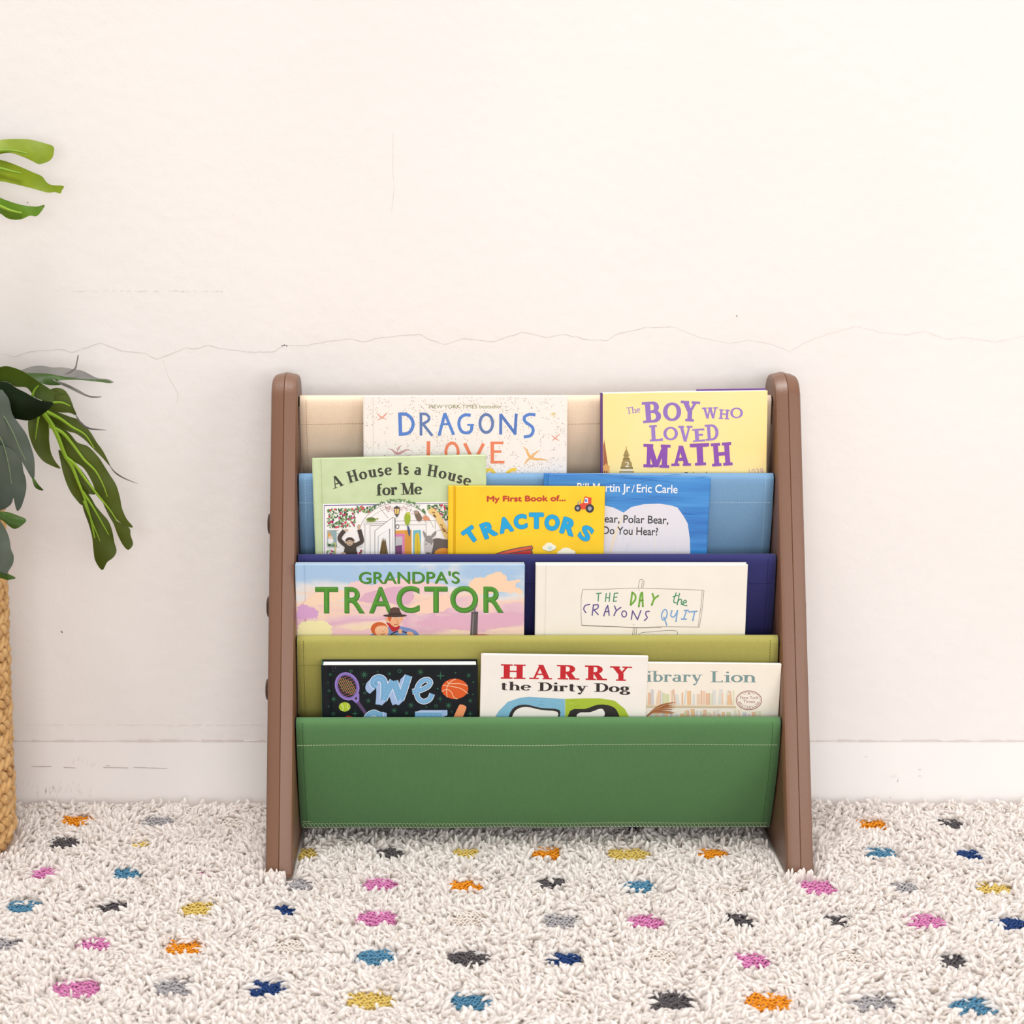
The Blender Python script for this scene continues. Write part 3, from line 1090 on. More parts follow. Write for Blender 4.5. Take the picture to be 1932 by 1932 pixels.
# ------------------------------------------------------------------ books
def book(k, tl, tr, off, lean, T, cover_mat, frame, label, hard=True, spine_mat=None, back_mat=None, pages=(240, 235, 226), hinge=0.007, drop=0.10, cth=0.0022, art=None, page_gap=0.003, back_up=0.0):
    """a picture book standing behind the front of sling k; tl, tr: top corners of its front cover in the photograph"""
    # cover plane in shelf-local coordinates
    th = math.radians(lean)
    p0 = sl((0, YF[k] + off, ZTOP[k]))
    nb = Vector((0, math.cos(th), -math.sin(th)))         # towards the back of the book
    eye = S_inv @ EYE
    R3 = S_inv.to_3x3()

    def hit(px, py):
        r = R3 @ ray(px, py)
        return eye + r * ((p0 - eye).dot(nb) / r.dot(nb))

    a, b = hit(*tl), hit(*tr)
    u = (b - a).normalized()
    v = u.cross(nb).normalized()
    v = -v if v.z < 0 else v
    w = (b - a).length
    # how far down it reaches before it touches the sling in front of it
    d = 0.02
    while d < drop:
        y_book = p0.y + SHELF_ORG.y + math.tan(th) * (-d)
        if y_book < drop_y(k, d - RR) + 0.0032:
            break
        d += 0.002
    zbot = ZTOP[k] - d
    h = (a.z - zbot) / v.z
    org = a - v * h
    M = Matrix((u, nb, v)).transposed().to_4x4()
    M.translation = org
    base_w = S @ M
    ctr = base_w @ Vector((w / 2, T / 2, 0))
    E_m = base_w.copy()
    E_m.translation = ctr
    e = empty('picture_book', E_m)
    tag(e, label, 'book', 'picture books in the sling bookshelf')
    ox, oy = w / 2, T / 2

    def plane(px, py):
        q = hit(px, py) - org
        return q.dot(u) - ox, q.dot(v)

    spine_mat = spine_mat or cover_mat
    back_mat = back_mat or cover_mat
    # front cover, a board with a hinge groove beside the spine
    mbf = MB()
    if hard:
        us = [0, 0.0006, 0.0015, hinge - 0.0016, hinge - 0.0004, hinge + 0.0004, hinge + 0.0018, w - 0.0008, w]
        ws = [0.0009, 0.0003, 0, 0, 0.0009, 0.0009, 0, 0, 0.0005]
    else:
        us = [0, 0.0004, w * 0.5, w - 0.0004, w]
        ws = [0.0004, 0, 0, 0, 0.0002]
    n = len(us)
    r_ = 0.0012
    vs = []
    for uu, ww in zip(us, ws):
        for zz, dw in ((0, 0), (h - 0.0005, 0), (h, 0.0004)):
            vs.append((uu - ox, ww + dw - oy, zz))
        vs.append((uu - ox, cth - oy, h))
        vs.append((uu - ox, cth - oy, 0))
    fs = []
    for i in range(n - 1):
        for j in range(5):
            j2 = (j + 1) % 5
            fs.append((i * 5 + j, (i + 1) * 5 + j, (i + 1) * 5 + j2, i * 5 + j2))
    fs.append((0, 1, 2, 3, 4))
    fs.append(tuple(reversed([(n - 1) * 5 + j for j in range(5)])))
    mbf.add(vs, fs, cover_mat)
    if art:
        A = Art(mbf, lambda px, py: plane(px, py), frame)
        # art lies in front of the cover's surface (local y = -T/2)
        base_P = A.P
        A.P = lambda x, y, lv=0: (lambda q: (q[0], q[1] - oy, q[2]))(base_P(x, y, lv))
        art(A)
    mbf.build('front_cover', e)
    g = page_gap if hard else 0.0004
    pm = noise_mat('paper_edges', [(0.35, tuple(int(c * .95) for c in pages)), (0.6, pages)], scale=300, stretch=(0.02, 8, 0.02), rough=0.8, spec=0.1)
    mp = MB()
    mp.box((0.002 - ox, cth + 0.00005 - oy, 0.002), (w - g - ox, T - cth - 0.00005 - oy, h - g), pm)
    mp.build('pages', e)
    ms = MB()
    ms.box((-0.0001 - ox, 0.0006 - oy, 0), (0.0017 - ox, T - 0.0006 - oy, h - 0.0006), spine_mat)
    ms.build('spine', e)
    mbk = MB()
    if back_up:                                           # the jacket stands up behind, its right half bare
        mbk.box((-ox, T - cth - oy, 0), (w * .58 - ox, T - oy, h - 0.0002), flat(pages))
        mbk.box((w * .58 - ox, T - cth - oy, 0), (w - 0.0004 - ox, T - oy, h + back_up), back_mat)
    else:
        mbk.box((-ox, T - cth - oy, 0), (w - 0.0004 - ox, T - oy, h - 0.0002), back_mat)
    mbk.build('back_cover', e)
    return e


F1 = (580, 740, 350 / 1932)
F2 = (840, 890, 510 / 1932)
F3 = (680, 740, 400 / 1932)
F4 = (1120, 725, 350 / 1932)
F5 = (550, 1045, 450 / 1932)
F6 = (1000, 1045, 480 / 1932)
F7 = (590, 1220, 330 / 1932)
F8 = (890, 1220, 600 / 1932)


def px(fr, x, y):
    return (fr[0] + x * fr[2], fr[1] + y * fr[2])


# -- speckled cream book, top row
def speckle_mat():
    m, n, l, b = new_mat('speckled_cover', 0.45, 0.3)
    tc = n.new('ShaderNodeTexCoord')
    prev = None
    base = (*[v * PRINT for v in lin((246, 238, 230))], 1)
    for sc_, th_, c in ((420, 0.235, (150, 140, 132)), (260, 0.16, (205, 180, 165))):
        v = n.new('ShaderNodeTexVoronoi')
        v.inputs['Scale'].default_value = sc_
        l.new(tc.outputs['Object'], v.inputs['Vector'])
        lt = n.new('ShaderNodeMath')
        lt.operation = 'LESS_THAN'
        lt.inputs[1].default_value = th_
        l.new(v.outputs['Distance'], lt.inputs[0])
        nz = n.new('ShaderNodeTexNoise')
        nz.inputs['Scale'].default_value = 90
        l.new(tc.outputs['Object'], nz.inputs['Vector'])
        gt = n.new('ShaderNodeMath')
        gt.operation = 'GREATER_THAN'
        gt.inputs[1].default_value = 0.5
        l.new(nz.outputs['Fac'], gt.inputs[0])
        mu = n.new('ShaderNodeMath')
        mu.operation = 'MULTIPLY'
        l.new(lt.outputs[0], mu.inputs[0])
        l.new(gt.outputs[0], mu.inputs[1])
        mx = n.new('ShaderNodeMix')
        mx.data_type = 'RGBA'
        if prev is None:
            mx.inputs['A'].default_value = base
        else:
            l.new(prev, mx.inputs['A'])
        mx.inputs['B'].default_value = (*lin(c), 1)
        l.new(mu.outputs[0], mx.inputs['Factor'])
        prev = mx.outputs['Result']
    l.new(prev, b.inputs['Base Color'])
    return m


def art_speckled(A):
    c1, c2 = (84, 130, 205), (96, 122, 176)
    A.word(sans('NEW YORK TIMES bestseller'), (628, 148), (1290, 147), 34, (128, 136, 74), full=CAP)
    w = 33
    A.line([(359, 188), (366, 396)], w, c1)
    A.line([(345, 200), (420, 203), (470, 250), (478, 310), (440, 370), (350, 385)], w - 3, c1, 6)
    A.line([(551, 188), (552, 395)], w - 8, c2)
    A.line([(540, 199), (595, 199), (624, 228), (615, 262), (560, 292)], w - 8, c2, 6)
    A.line([(572, 292), (655, 397)], w - 8, c2)
    A.line([(716, 397), (770, 190)], w - 6, c1)
    A.line([(768, 190), (850, 389)], w - 6, c1)
    A.line([(740, 292), (818, 290)], w - 14, c1)
    A.line([(1005, 210), (950, 208), (908, 240), (898, 300), (925, 358), (975, 370), (1008, 350), (1016, 300)], w - 5, c1, 6)
    A.line([(972, 297), (1036, 297)], w - 16, c1)
    A.ring(1147, 285, 58, 82, w - 6, c2)
    A.line([(1278, 386), (1279, 198)], w - 6, (80, 118, 190))
    A.line([(1276, 200), (1416, 385)], w - 6, (80, 118, 190))
    A.line([(1408, 386), (1420, 195)], w - 6, (80, 118, 190))
    A.line([(1595, 206), (1540, 202), (1496, 226), (1502, 268), (1560, 312), (1574, 352), (1550, 395), (1488, 408)], w - 5, c1, 6)
    o = (238, 132, 92)
    w = 32
    A.line([(620, 446), (620, 650)], w, o)
    A.line([(605, 640), (720, 640)], w - 6, o)
    A.ring(835, 545, 56, 82, w - 5, o)
    A.line([(950, 465), (1040, 650)], w - 2, o)
    A.line([(1122, 468), (1030, 650)], w - 2, o)
    A.line([(1201, 450), (1203, 650)], w, o)
    for y, x1 in ((462, 1302), (541, 1284), (637, 1313)):
        A.line([(1190, y), (x1, y)], w - 9, o)
    yl = (246, 206, 70)
    A.ring(1176, 800, 56, 96, 30, yl)
    A.ring(1020, 800, 56, 96, 30, yl)
    A.line([(1420, 702), (1375, 710), (1336, 745), (1350, 800), (1400, 840), (1390, 890), (1330, 900)], 30, yl, 5)
    p = (226, 160, 140)
    A.line([(145, 180), (172, 214), (205, 236), (246, 248)], 11, p, 5, True)
    A.line([(148, 257), (190, 236), (228, 204), (248, 183)], 13, p, 5, True)
    m = (204, 152, 150)
    A.line([(248, 512), (290, 525), (320, 552), (345, 558), (380, 545), (420, 525), (462, 532)], 22, m, 5, True)
    A.line([(335, 548), (345, 510), (374, 484)], 13, m, 5, True)
    A.line([(1728, 203), (1755, 196), (1788, 194)], 9, (228, 200, 110), 4, True)
    A.line([(1755, 178), (1762, 205), (1776, 234)], 9, (228, 200, 110), 4, True)
    A.line([(1738, 386), (1775, 420), (1816, 442)], 11, p, 4, True)
    A.line([(1743, 444), (1780, 415), (1818, 373)], 11, p, 4, True)
    q = (236, 184, 110)
    A.line([(1482, 494), (1515, 530), (1535, 575), (1575, 605), (1650, 612), (1712, 622)], 24, q, 5, True)
    A.line([(1493, 664), (1520, 622), (1590, 560), (1630, 526)], 18, q, 5, True)


book(3, px(F3, 25, 38), px(F3, 1888, 38), 0.0150, -1.0, 0.0095, speckle_mat(), F3,
     'cream speckled picture book with blue and orange hand-lettered title in the top pocket', art=art_speckled, hinge=0.0105)

# -- yellow book with purple title
ytone = noise_mat('yellow_jacket', gain=PRINT, stops= [(0.35, (252, 226, 146)), (0.65, (253, 230, 160))], scale=14, rough=0.3, spec=0.4)
purple = noise_mat('purple_spine', [(0.3, (92, 52, 122)), (0.7, (104, 60, 134))], scale=40, rough=0.4)


def art_yellow(A):
    c1, c2, c3 = (146, 114, 192), (154, 124, 200), (140, 78, 174)
    A.poly([(72, 90), (95, 90), (98, 1100), (75, 1100)], (94, 52, 122))
    slab = lambda s, t=.15, n=.10: serif(s, t * 1.4, n * 1.3, 0.20, 0.125)
    A.word(slab('The', .10, .07), (348, 310), (490, 292), 68, c2)
    A.glyph(slab('B', .17, .10), (508, 180, 700, 400), c1, 4)
    A.glyph(slab('O', .17, .10), (722, 190, 912, 383), c1)
    A.glyph(slab('Y', .17, .10), (902, 175, 1105, 388), c1, -3)
    A.glyph(slab('W', .13, .10), (1130, 240, 1298, 357), c2, 2)
    A.glyph(slab('H', .13, .10), (1304, 262, 1415, 364), c2, -4)
    A.glyph(slab('O', .13, .09), (1422, 243, 1555, 353), c2)
    A.glyph(slab('L', .15, .10), (582, 425, 718, 592), c2, 3)
    A.glyph(slab('O', .14, .10), (726, 443, 878, 583), c2)
    A.glyph(slab('V', .15, .10), (880, 432, 1030, 597), c2, 0)
    A.glyph(slab('E', .17, .11), (1030, 463, 1158, 598), c2, 4)
    A.glyph(slab('D', .15, .10), (1162, 417, 1300, 585), c2, 4)
    A.glyph(slab('M', .17, .13), (515, 625, 798, 868), c3, -2)
    A.glyph(slab('A', .18, .13), (807, 640, 1012, 850), c3, 1)
    A.glyph(slab('T', .18, .13), (1007, 615, 1208, 845), c3, 3)
    A.glyph(slab('H', .16, .12), (1227, 608, 1440, 850), c3, 4)
    A.poly([(100, 640), (108, 605), (111, 568), (115, 605), (150, 850), (100, 850)], (168, 98, 62))
    A.poly([(98, 860), (130, 822), (150, 850), (166, 846), (164, 1000), (98, 1000)], (228, 166, 92))
    for x in (112, 136):
        A.ell(x, 915, 7, 16, (130, 80, 60))
    b = (166, 142, 84)
    A.poly([(336, 690), (338, 645), (343, 645), (345, 690)], (176, 120, 70))
    A.poly([(318, 720), (328, 690), (340, 680), (353, 690), (364, 720), (364, 768), (314, 768)], b)
    A.poly([(308, 735), (374, 735), (374, 742), (308, 742)], (140, 116, 64))
    A.poly([(308, 768), (374, 768), (378, 785), (304, 785)], (140, 116, 64))
    A.poly([(306, 785), (376, 785), (396, 820), (402, 862), (284, 862), (292, 820)], b, 0)
    A.poly([(280, 862), (410, 862), (410, 880), (280, 880)], (140, 116, 64))
    A.poly([(290, 882), (402, 882), (410, 905), (282, 905)], (232, 222, 196))
    A.poly([(268, 905), (420, 905), (420, 918), (268, 918)], (150, 126, 74))
    A.poly([(282, 918), (408, 918), (408, 1050), (282, 1050)], (222, 210, 180))
    A.glyph(sans('2', 0.0), (326, 808, 372, 862), (244, 236, 214))
    A.word(sans('1039', -0.012), (1620, 944), (1768, 936), 62, (206, 152, 176), full=CAP)
    A.word(sans('Deborah', 0.0), (950, 972), (1200, 966), 56, (40, 40, 40), full=CAP)


book(3, px(F4, 75, 96), px(F4, 1812, 68), 0.0153, -1.0, 0.012, ytone, F4,
     'yellow picture book with a purple slab-lettered title in the top pocket', spine_mat=purple, back_mat=purple, hard=False, cth=0.0016, art=art_yellow, back_up=0.0016, page_gap=0.0)


# -- green book with an arched black title
def art_green(A):
    k = (58, 60, 46)
    rom = lambda s: serif(s, .225, .088, .18, .055)
    A.arc_word('A House Is a House', rom, [(268, 1012), (960, 857), (1688, 985)], 122, k)
    A.word(rom('for Me'), (720, 1076), (1200, 1062), 122, k)
    W_ = (250, 246, 242)
    A.poly([(160, 1164), (1500, 1142), (1500, 1900), (168, 1900)], W_)
    A.line([(180, 1900), (175, 1180), (1500, 1156)], 6, (86, 80, 150))
    A.poly([(540, 1500)] + [(930 + 400 * math.cos(math.radians(t)), 1500 - 372 * math.sin(math.radians(t))) for t in range(178, 0, -6)] + [(1330, 1500)], W_)
    ink = (90, 88, 90)
    rr = random.Random(4)
    A.line([(930 + 395 * math.cos(math.radians(t)), 1500 - 345 * math.sin(math.radians(t))) for t in range(165, 14, -6)], 4, ink)
    A.line([(930 + 340 * math.cos(math.radians(t)), 1480 - 280 * math.sin(math.radians(t))) for t in range(155, 22, -6)], 3, ink)
    for s in ([(755, 1205), (840, 1310)], [(1085, 1200), (1050, 1290)], [(580, 1352), (905, 1346)], [(910, 1342), (1330, 1334)], [(600, 1372), (600, 1750)], [(652, 1390), (655, 1750)],
              [(652, 1388), (880, 1384)], [(915, 1384), (1240, 1378)], [(1236, 1380), (1240, 1750)], [(580, 1372), (880, 1366)], [(205, 1440), (330, 1440)], [(205, 1470), (330, 1470)], [(205, 1612), (330, 1612)], [(500, 1612), (580, 1612)], [(1330, 1334), (1332, 1430)], [(1350, 1440), (1420, 1440)]):
        A.line(s, 4, ink)
    # open door and the coloured rooms behind it
    A.poly([(915, 1440), (1020, 1436), (1020, 1750), (915, 1750)], (228, 162, 72))
    A.poly([(915, 1476), (1012, 1472), (1012, 1750), (915, 1750)], (226, 128, 178))
    A.poly([(915, 1505), (990, 1502), (990, 1750), (915, 1750)], (200, 196, 200))
    A.poly([(918, 1600), (985, 1590), (990, 1750), (918, 1750)], (120, 70, 110))
    A.poly([(1018, 1436), (1085, 1432), (1085, 1750), (1018, 1750)], (222, 156, 62))
    A.poly([(1100, 1438), (1182, 1434), (1182, 1692), (1100, 1692)], (120, 186, 198))
    A.poly([(1120, 1500), (1140, 1468), (1162, 1480), (1178, 1640), (1160, 1692), (1118, 1688)], (232, 200, 50), 4)
    A.line([(1142, 1475), (1150, 1685)], 4, (170, 140, 30))
    A.poly([(702, 1442), (888, 1304), (910, 1310), (916, 1750), (702, 1750)], (250, 248, 246))
    A.line([(702, 1750), (702, 1442), (888, 1304), (912, 1310), (914, 1750)], 5, ink)
    A.line([(735, 1750), (738, 1500), (856, 1422), (858, 1750)], 4, ink)
    A.line([(888, 1304), (892, 1750)], 3, ink)
    A.ring(938, 1400, 16, 22, 7, (70, 66, 66))
    # tied bunch of stalks
    A.begin(16)
    for i in range(26):
        t = rr.uniform(-1, 1)
        A.line([(795 + t * 18, 1540 + rr.uniform(-30, 20)), (795 + t * 30 + rr.uniform(-8, 8), 1640), (795 + t * 48, 1700 + rr.uniform(0, 20))], 9, rr.choice([(122, 98, 52), (150, 122, 66), (92, 74, 40)]), 3, True)
    A.end()
    # foliage and berries
    def bush(x0, x1, y0, y1, n, berries):
        A.begin(24)
        for i in range(n):
            x, y = rr.uniform(x0, x1), rr.uniform(y0, y1)
            A.ell(x, y, rr.uniform(9, 17), rr.uniform(5, 8), rr.choice([(112, 160, 92), (92, 140, 76), (60, 104, 56), (44, 58, 40), (150, 186, 120)]), rr.uniform(0, 180), 7)
        A.end()
        A.begin(3)
        for i in range(berries):
            A.ell(rr.uniform(x0, x1), rr.uniform(y0, y1), 11, 11, rr.choice([(214, 50, 100), (226, 66, 84), (196, 40, 110)]), 0, 9)
        A.end()
    bush(208, 500, 1212, 1330, 130, 14)
    bush(208, 420, 1330, 1410, 60, 11)
    bush(430, 500, 1330, 1400, 12, 3)
    bush(500, 660, 1190, 1250, 40, 6)
    bush(1250, 1470, 1172, 1235, 60, 5)
    bush(1350, 1470, 1235, 1330, 40, 3)
    bush(205, 300, 1640, 1720, 24, 4)
    bush(505, 580, 1640, 1720, 22, 5)
    A.begin(24)
    for i in range(120):
        t = math.radians(rr.uniform(40, 140))
        A.ell(930 + 400 * math.cos(t) + rr.uniform(-12, 12), 1500 - 372 * math.sin(t) + rr.uniform(-16, 14), rr.uniform(8, 14), 5, rr.choice([(112, 156, 92), (84, 128, 70), (64, 100, 60)]), rr.uniform(0, 180), 7)
    A.end()
    A.begin(5)
    for i in range(46):
        A.ell(930 + rr.gauss(0, 75), 1185 + abs(rr.gauss(0, 30)), 7, 6, rr.choice([(226, 190, 190), (206, 160, 160), (190, 150, 140)]), rr.uniform(0, 180), 7)
    A.end()
    # lantern
    A.poly([(900, 1205), (965, 1205), (955, 1275), (910, 1275)], (60, 60, 60))
    A.poly([(908, 1212), (957, 1212), (950, 1268), (915, 1268)], (238, 200, 120))
    A.line([(932, 1210), (932, 1270)], 5, (60, 60, 60))
    A.poly([(895, 1208), (932, 1180), (970, 1208)], (70, 70, 70))
    A.poly([(915, 1276), (950, 1276), (932, 1304)], (70, 70, 70))
    # small animals, plainly drawn
    A.ell(664, 1326, 52, 24, (140, 160, 60)); A.ell(664, 1320, 40, 18, (96, 124, 48)); A.ell(728, 1318, 12, 9, (150, 166, 70))
    A.poly([(1010, 1300), (1030, 1255), (1062, 1252), (1074, 1300), (1068, 1350), (1046, 1385), (1018, 1362)], (158, 182, 50), 4)
    A.line([(1042, 1380), (1058, 1440), (1062, 1500)], 26, (70, 96, 130), 4, True)
    A.ell(1052, 1262, 18, 15, (206, 200, 60))
    A.poly([(1110, 1245), (1135, 1230), (1160, 1245), (1195, 1310), (1170, 1345), (1138, 1325)], (122, 104, 88), 4)
    A.ell(1134, 1250, 22, 18, (170, 150, 130))
    A.poly([(1202, 1300), (1225, 1282), (1262, 1300), (1272, 1330), (1215, 1332)], (220, 150, 110), 4)
    A.line([(1272, 1220), (1340, 1270), (1388, 1350), (1430, 1440), (1470, 1520)], 62, (236, 204, 130), 4)
    A.begin(2)
    for i in range(22):
        t = rr.random()
        A.ell(1285 + 170 * t + rr.uniform(-14, 14), 1228 + 260 * t ** 1.2 + rr.uniform(-14, 14), 9, 8, (150, 104, 60), 0, 7)
    A.end()
    br, lt = (72, 62, 54), (206, 178, 152)
    A.line([(410, 1600), (345, 1545), (340, 1500), (385, 1440)], 44, br, 5)
    A.line([(480, 1600), (560, 1560), (565, 1520), (540, 1430)], 44, br, 5)
    A.ell(405, 1436, 24, 12, lt); A.ell(538, 1402, 18, 26, lt)
    A.poly([(385, 1640), (400, 1590), (450, 1575), (500, 1590), (512, 1640), (520, 1760), (370, 1760)], br, 4)
    A.ell(443, 1555, 50, 46, br); A.ell(441, 1568, 34, 30, lt); A.ell(398, 1560, 10, 13, lt); A.ell(488, 1556, 10, 13, lt)
    A.ell(430, 1556, 5, 5, (40, 36, 34)); A.ell(454, 1555, 5, 5, (40, 36, 34)); A.line([(424, 1580), (441, 1588), (458, 1579)], 4, (90, 60, 50), 3)
    A.ell(375, 1690, 30, 26, lt)
    gy = (150, 142, 138)
    A.poly([(1300, 1560), (1340, 1520), (1420, 1530), (1480, 1560), (1480, 1760), (1310, 1760)], (104, 92, 86), 4)
    A.poly([(1215, 1560), (1240, 1500), (1290, 1500), (1312, 1560), (1300, 1640), (1278, 1700), (1240, 1705), (1222, 1640)], (206, 198, 194), 4)
    A.poly([(1225, 1540), (1250, 1496), (1290, 1500), (1310, 1560), (1270, 1570)], gy, 4)
    A.poly([(1202, 1440), (1232, 1470), (1245, 1512), (1220, 1510)], gy, 3); A.poly([(1340, 1440), (1338, 1480), (1300, 1515), (1290, 1490)], gy, 3)
    A.ell(1236, 1580, 6, 6, (40, 36, 34)); A.ell(1290, 1578, 6, 6, (40, 36, 34)); A.ell(1258, 1680, 26, 16, (120, 112, 110))
    A.poly([(1322, 1680), (1350, 1640), (1410, 1620), (1470, 1640), (1480, 1760), (1320, 1760)], (228, 150, 50), 4)
    # small bearded garden figure on a shelf
    A.poly([(208, 1445), (305, 1440), (305, 1606), (208, 1608)], (150, 176, 178))
    A.poly([(210, 1505), (225, 1445), (255, 1500)], (226, 160, 70)); A.ell(242, 1515, 24, 22, (236, 200, 170)); A.poly([(215, 1530), (270, 1530), (258, 1590), (232, 1600)], (244, 240, 236), 3)
    bush(210, 300, 1570, 1605, 22, 0)
    A.line([(290, 1560), (292, 1750)], 12, (210, 196, 130))


gcov = noise_mat('pale_green_cover', gain=PRINT, stops= [(0.35, (196, 215, 166)), (0.65, (206, 222, 176))], scale=60, rough=0.38, spec=0.4)
book(2, px(F1, 48, 694), px(F1, 1858, 655), 0.0222, -1.5, 0.0075, gcov, F1,
     'pale green picture book with arched black serif title above a framed doorway scene', art=art_green, hinge=0.0092, page_gap=0.002)


# -- blue book with white rounded hills
def art_blue(A):
    rr = random.Random(3)
    A.begin(30)
    for i in range(90):
        y = rr.uniform(20, 700)
        x = rr.uniform(715, 1850)
        ln_ = rr.uniform(80, 380)
        if x + ln_ > 1885:
            continue
        b = rr.uniform(-20, 20)
        A.line([(x, y), (x + ln_ * .3, y + b * .5), (x + ln_ * .7, y + b), (x + ln_, y + b * 1.4 + ln_ * .04)], rr.uniform(3, 7), rr.choice([(32, 104, 184), (70, 152, 222), (40, 118, 196), (58, 140, 214)]), 3, True)
    A.end()
    A.poly([(900, 420), (960, 300), (1060, 250), (1145, 243), (1200, 255), (1275, 292), (1330, 252), (1420, 232), (1530, 228), (1610, 240), (1660, 256), (1700, 312), (1733, 370), (1748, 480), (1756, 760), (900, 760)], (226, 224, 232))
    A.begin(24)
    for i in range(70):
        x, y = rr.uniform(920, 1700), rr.uniform(300, 720)
        A.line([(x, y), (x + rr.uniform(-20, 10), y + rr.uniform(40, 120))], rr.uniform(6, 16), rr.choice([(220, 218, 228), (230, 228, 234), (216, 218, 232), (232, 226, 222)]), 0, True)
    A.end()
    A.line([(1285, 285), (1225, 420), (1185, 560), (1170, 700)], 20, (236, 222, 200), 4, True)
    A.word(sans('Bill Martin Jr', .012), (942, 137), (1322, 144), 56, (246, 246, 246), full=CAP)
    A.line([(1334, 150), (1352, 96)], 5, (246, 246, 246))
    A.word(sans('Eric Carle', .012), (1368, 146), (1660, 153), 56, (246, 246, 246), full=CAP)
    ink = (52, 50, 52)
    A.word(sans('Polar Bear, Polar Bear,', .012), (925, 357), (1594, 372), 54, ink, full=CAP)
    A.word(sans('What Do You Hear?', .012), (945, 440), (1520, 455), 54, ink, full=CAP)


bcov = noise_mat('blue_brushed_cover', gain=PRINT, stops= [(0.3, (36, 112, 190)), (0.5, (52, 134, 208)), (0.7, (76, 156, 222))], scale=26, stretch=(0.25, 1, 4), rough=0.32, spec=0.4)
book(2, px(F2, 707, 14), px(F2, 1898, 42), 0.0222, -1.5, 0.007, bcov, F2,
     'blue picture book with white lettering and a white rounded shape, behind the bright yellow book', art=art_blue, hinge=0.004)


# -- bright yellow book
def art_tractor(A):
    A.line([(62, 100), (64, 700)], 10, (226, 170, 10))
    A.heavy(sans('My First Book of...'), (300, 213), (859, 208), 38, (192, 62, 36), 3.2)
    cy, dk = (18, 166, 222), (40, 110, 150)
    L_ = [('T', 182, 452, 35, 100, 112), ('R', 311, 413, 22, 104, 118), ('A', 430, 380, 13, 104, 112), ('C', 538, 357, 6, 96, 108), ('T', 652, 350, 0, 106, 116), ('O', 764, 364, -8, 108, 116), ('R', 882, 392, -17, 106, 122), ('S', 1006, 440, -32, 92, 116)]
    for ch, x, y, r, w_, h_ in L_:
        g = sans(ch, .0 if ch == 'M' else .028)
        for cc, m_ in ((dk, 6.6 if ch != 'S' else 4.6), (cy, 4.8 if ch != 'S' else 2.8)):
            for q in range(8):
                ax_, ay_ = m_ * math.cos(q * math.pi / 4), m_ * math.sin(q * math.pi / 4)
                A.glyph(g, (x - w_ / 2 + 5 + ax_, y - h_ / 2 + 5 + ay_, x + w_ / 2 - 5 + ax_, y + h_ / 2 - 5 + ay_), cc, r)
    red = (226, 72, 50)
    A.poly([(948, 238), (985, 222), (996, 176), (1046, 186), (1042, 268), (950, 268)], red)
    A.poly([(992, 222), (1000, 186), (1020, 190), (1020, 224)], (226, 236, 242))
    A.ell(1006, 206, 9, 11, (90, 140, 200))
    A.line([(950, 240), (950, 212)], 6, (110, 140, 190)); A.line([(966, 232), (966, 198)], 5, (110, 140, 190))
    A.ell(947, 260, 23, 25, (52, 50, 56)); A.ell(947, 260, 11, 12, (160, 160, 176))
    A.ell(1033, 262, 30, 31, (52, 50, 56)); A.ell(1033, 262, 14, 15, (160, 160, 176))
    A.poly([(290, 612), (400, 570), (500, 545), (620, 526), (630, 545), (622, 556), (650, 760), (290, 760)], (96, 84, 76))
    A.poly([(305, 612), (400, 577), (500, 552), (618, 533), (622, 548), (500, 572), (400, 598), (330, 622)], (228, 92, 62))
    A.poly([(330, 622), (440, 592), (560, 568), (612, 560), (636, 760), (330, 760)], (206, 52, 44))
    for (x, y, rx, ry) in ((742, 536, 44, 30), (864, 574, 58, 32)):
        for q in ((-.5, .2, .6), (0, -.3, .7), (.5, .1, .65), (0, .35, .7)):
            A.ell(x + q[0] * rx + 2, y + q[1] * ry + 3, rx * q[2], ry * q[2], (170, 160, 120))
        for q in ((-.5, .2, .6), (0, -.3, .7), (.5, .1, .65), (0, .35, .7)):
            A.ell(x + q[0] * rx, y + q[1] * ry, rx * q[2], ry * q[2], (250, 246, 220))
    A.ell(748, 544, 16, 14, (206, 228, 226))


tcov = noise_mat('bright_yellow_cover', gain=PRINT, stops= [(0.3, (249, 200, 8)), (0.7, (252, 210, 20))], scale=30, rough=0.35, spec=0.4)
book(2, px(F2, 22, 102), px(F2, 1143, 107), 0.0152, -1.5, 0.0052, tcov, F2,
     'bright yellow picture book with arched light blue lettering, in front of the green one', art=art_tractor, hinge=0.0075, cth=0.0014)


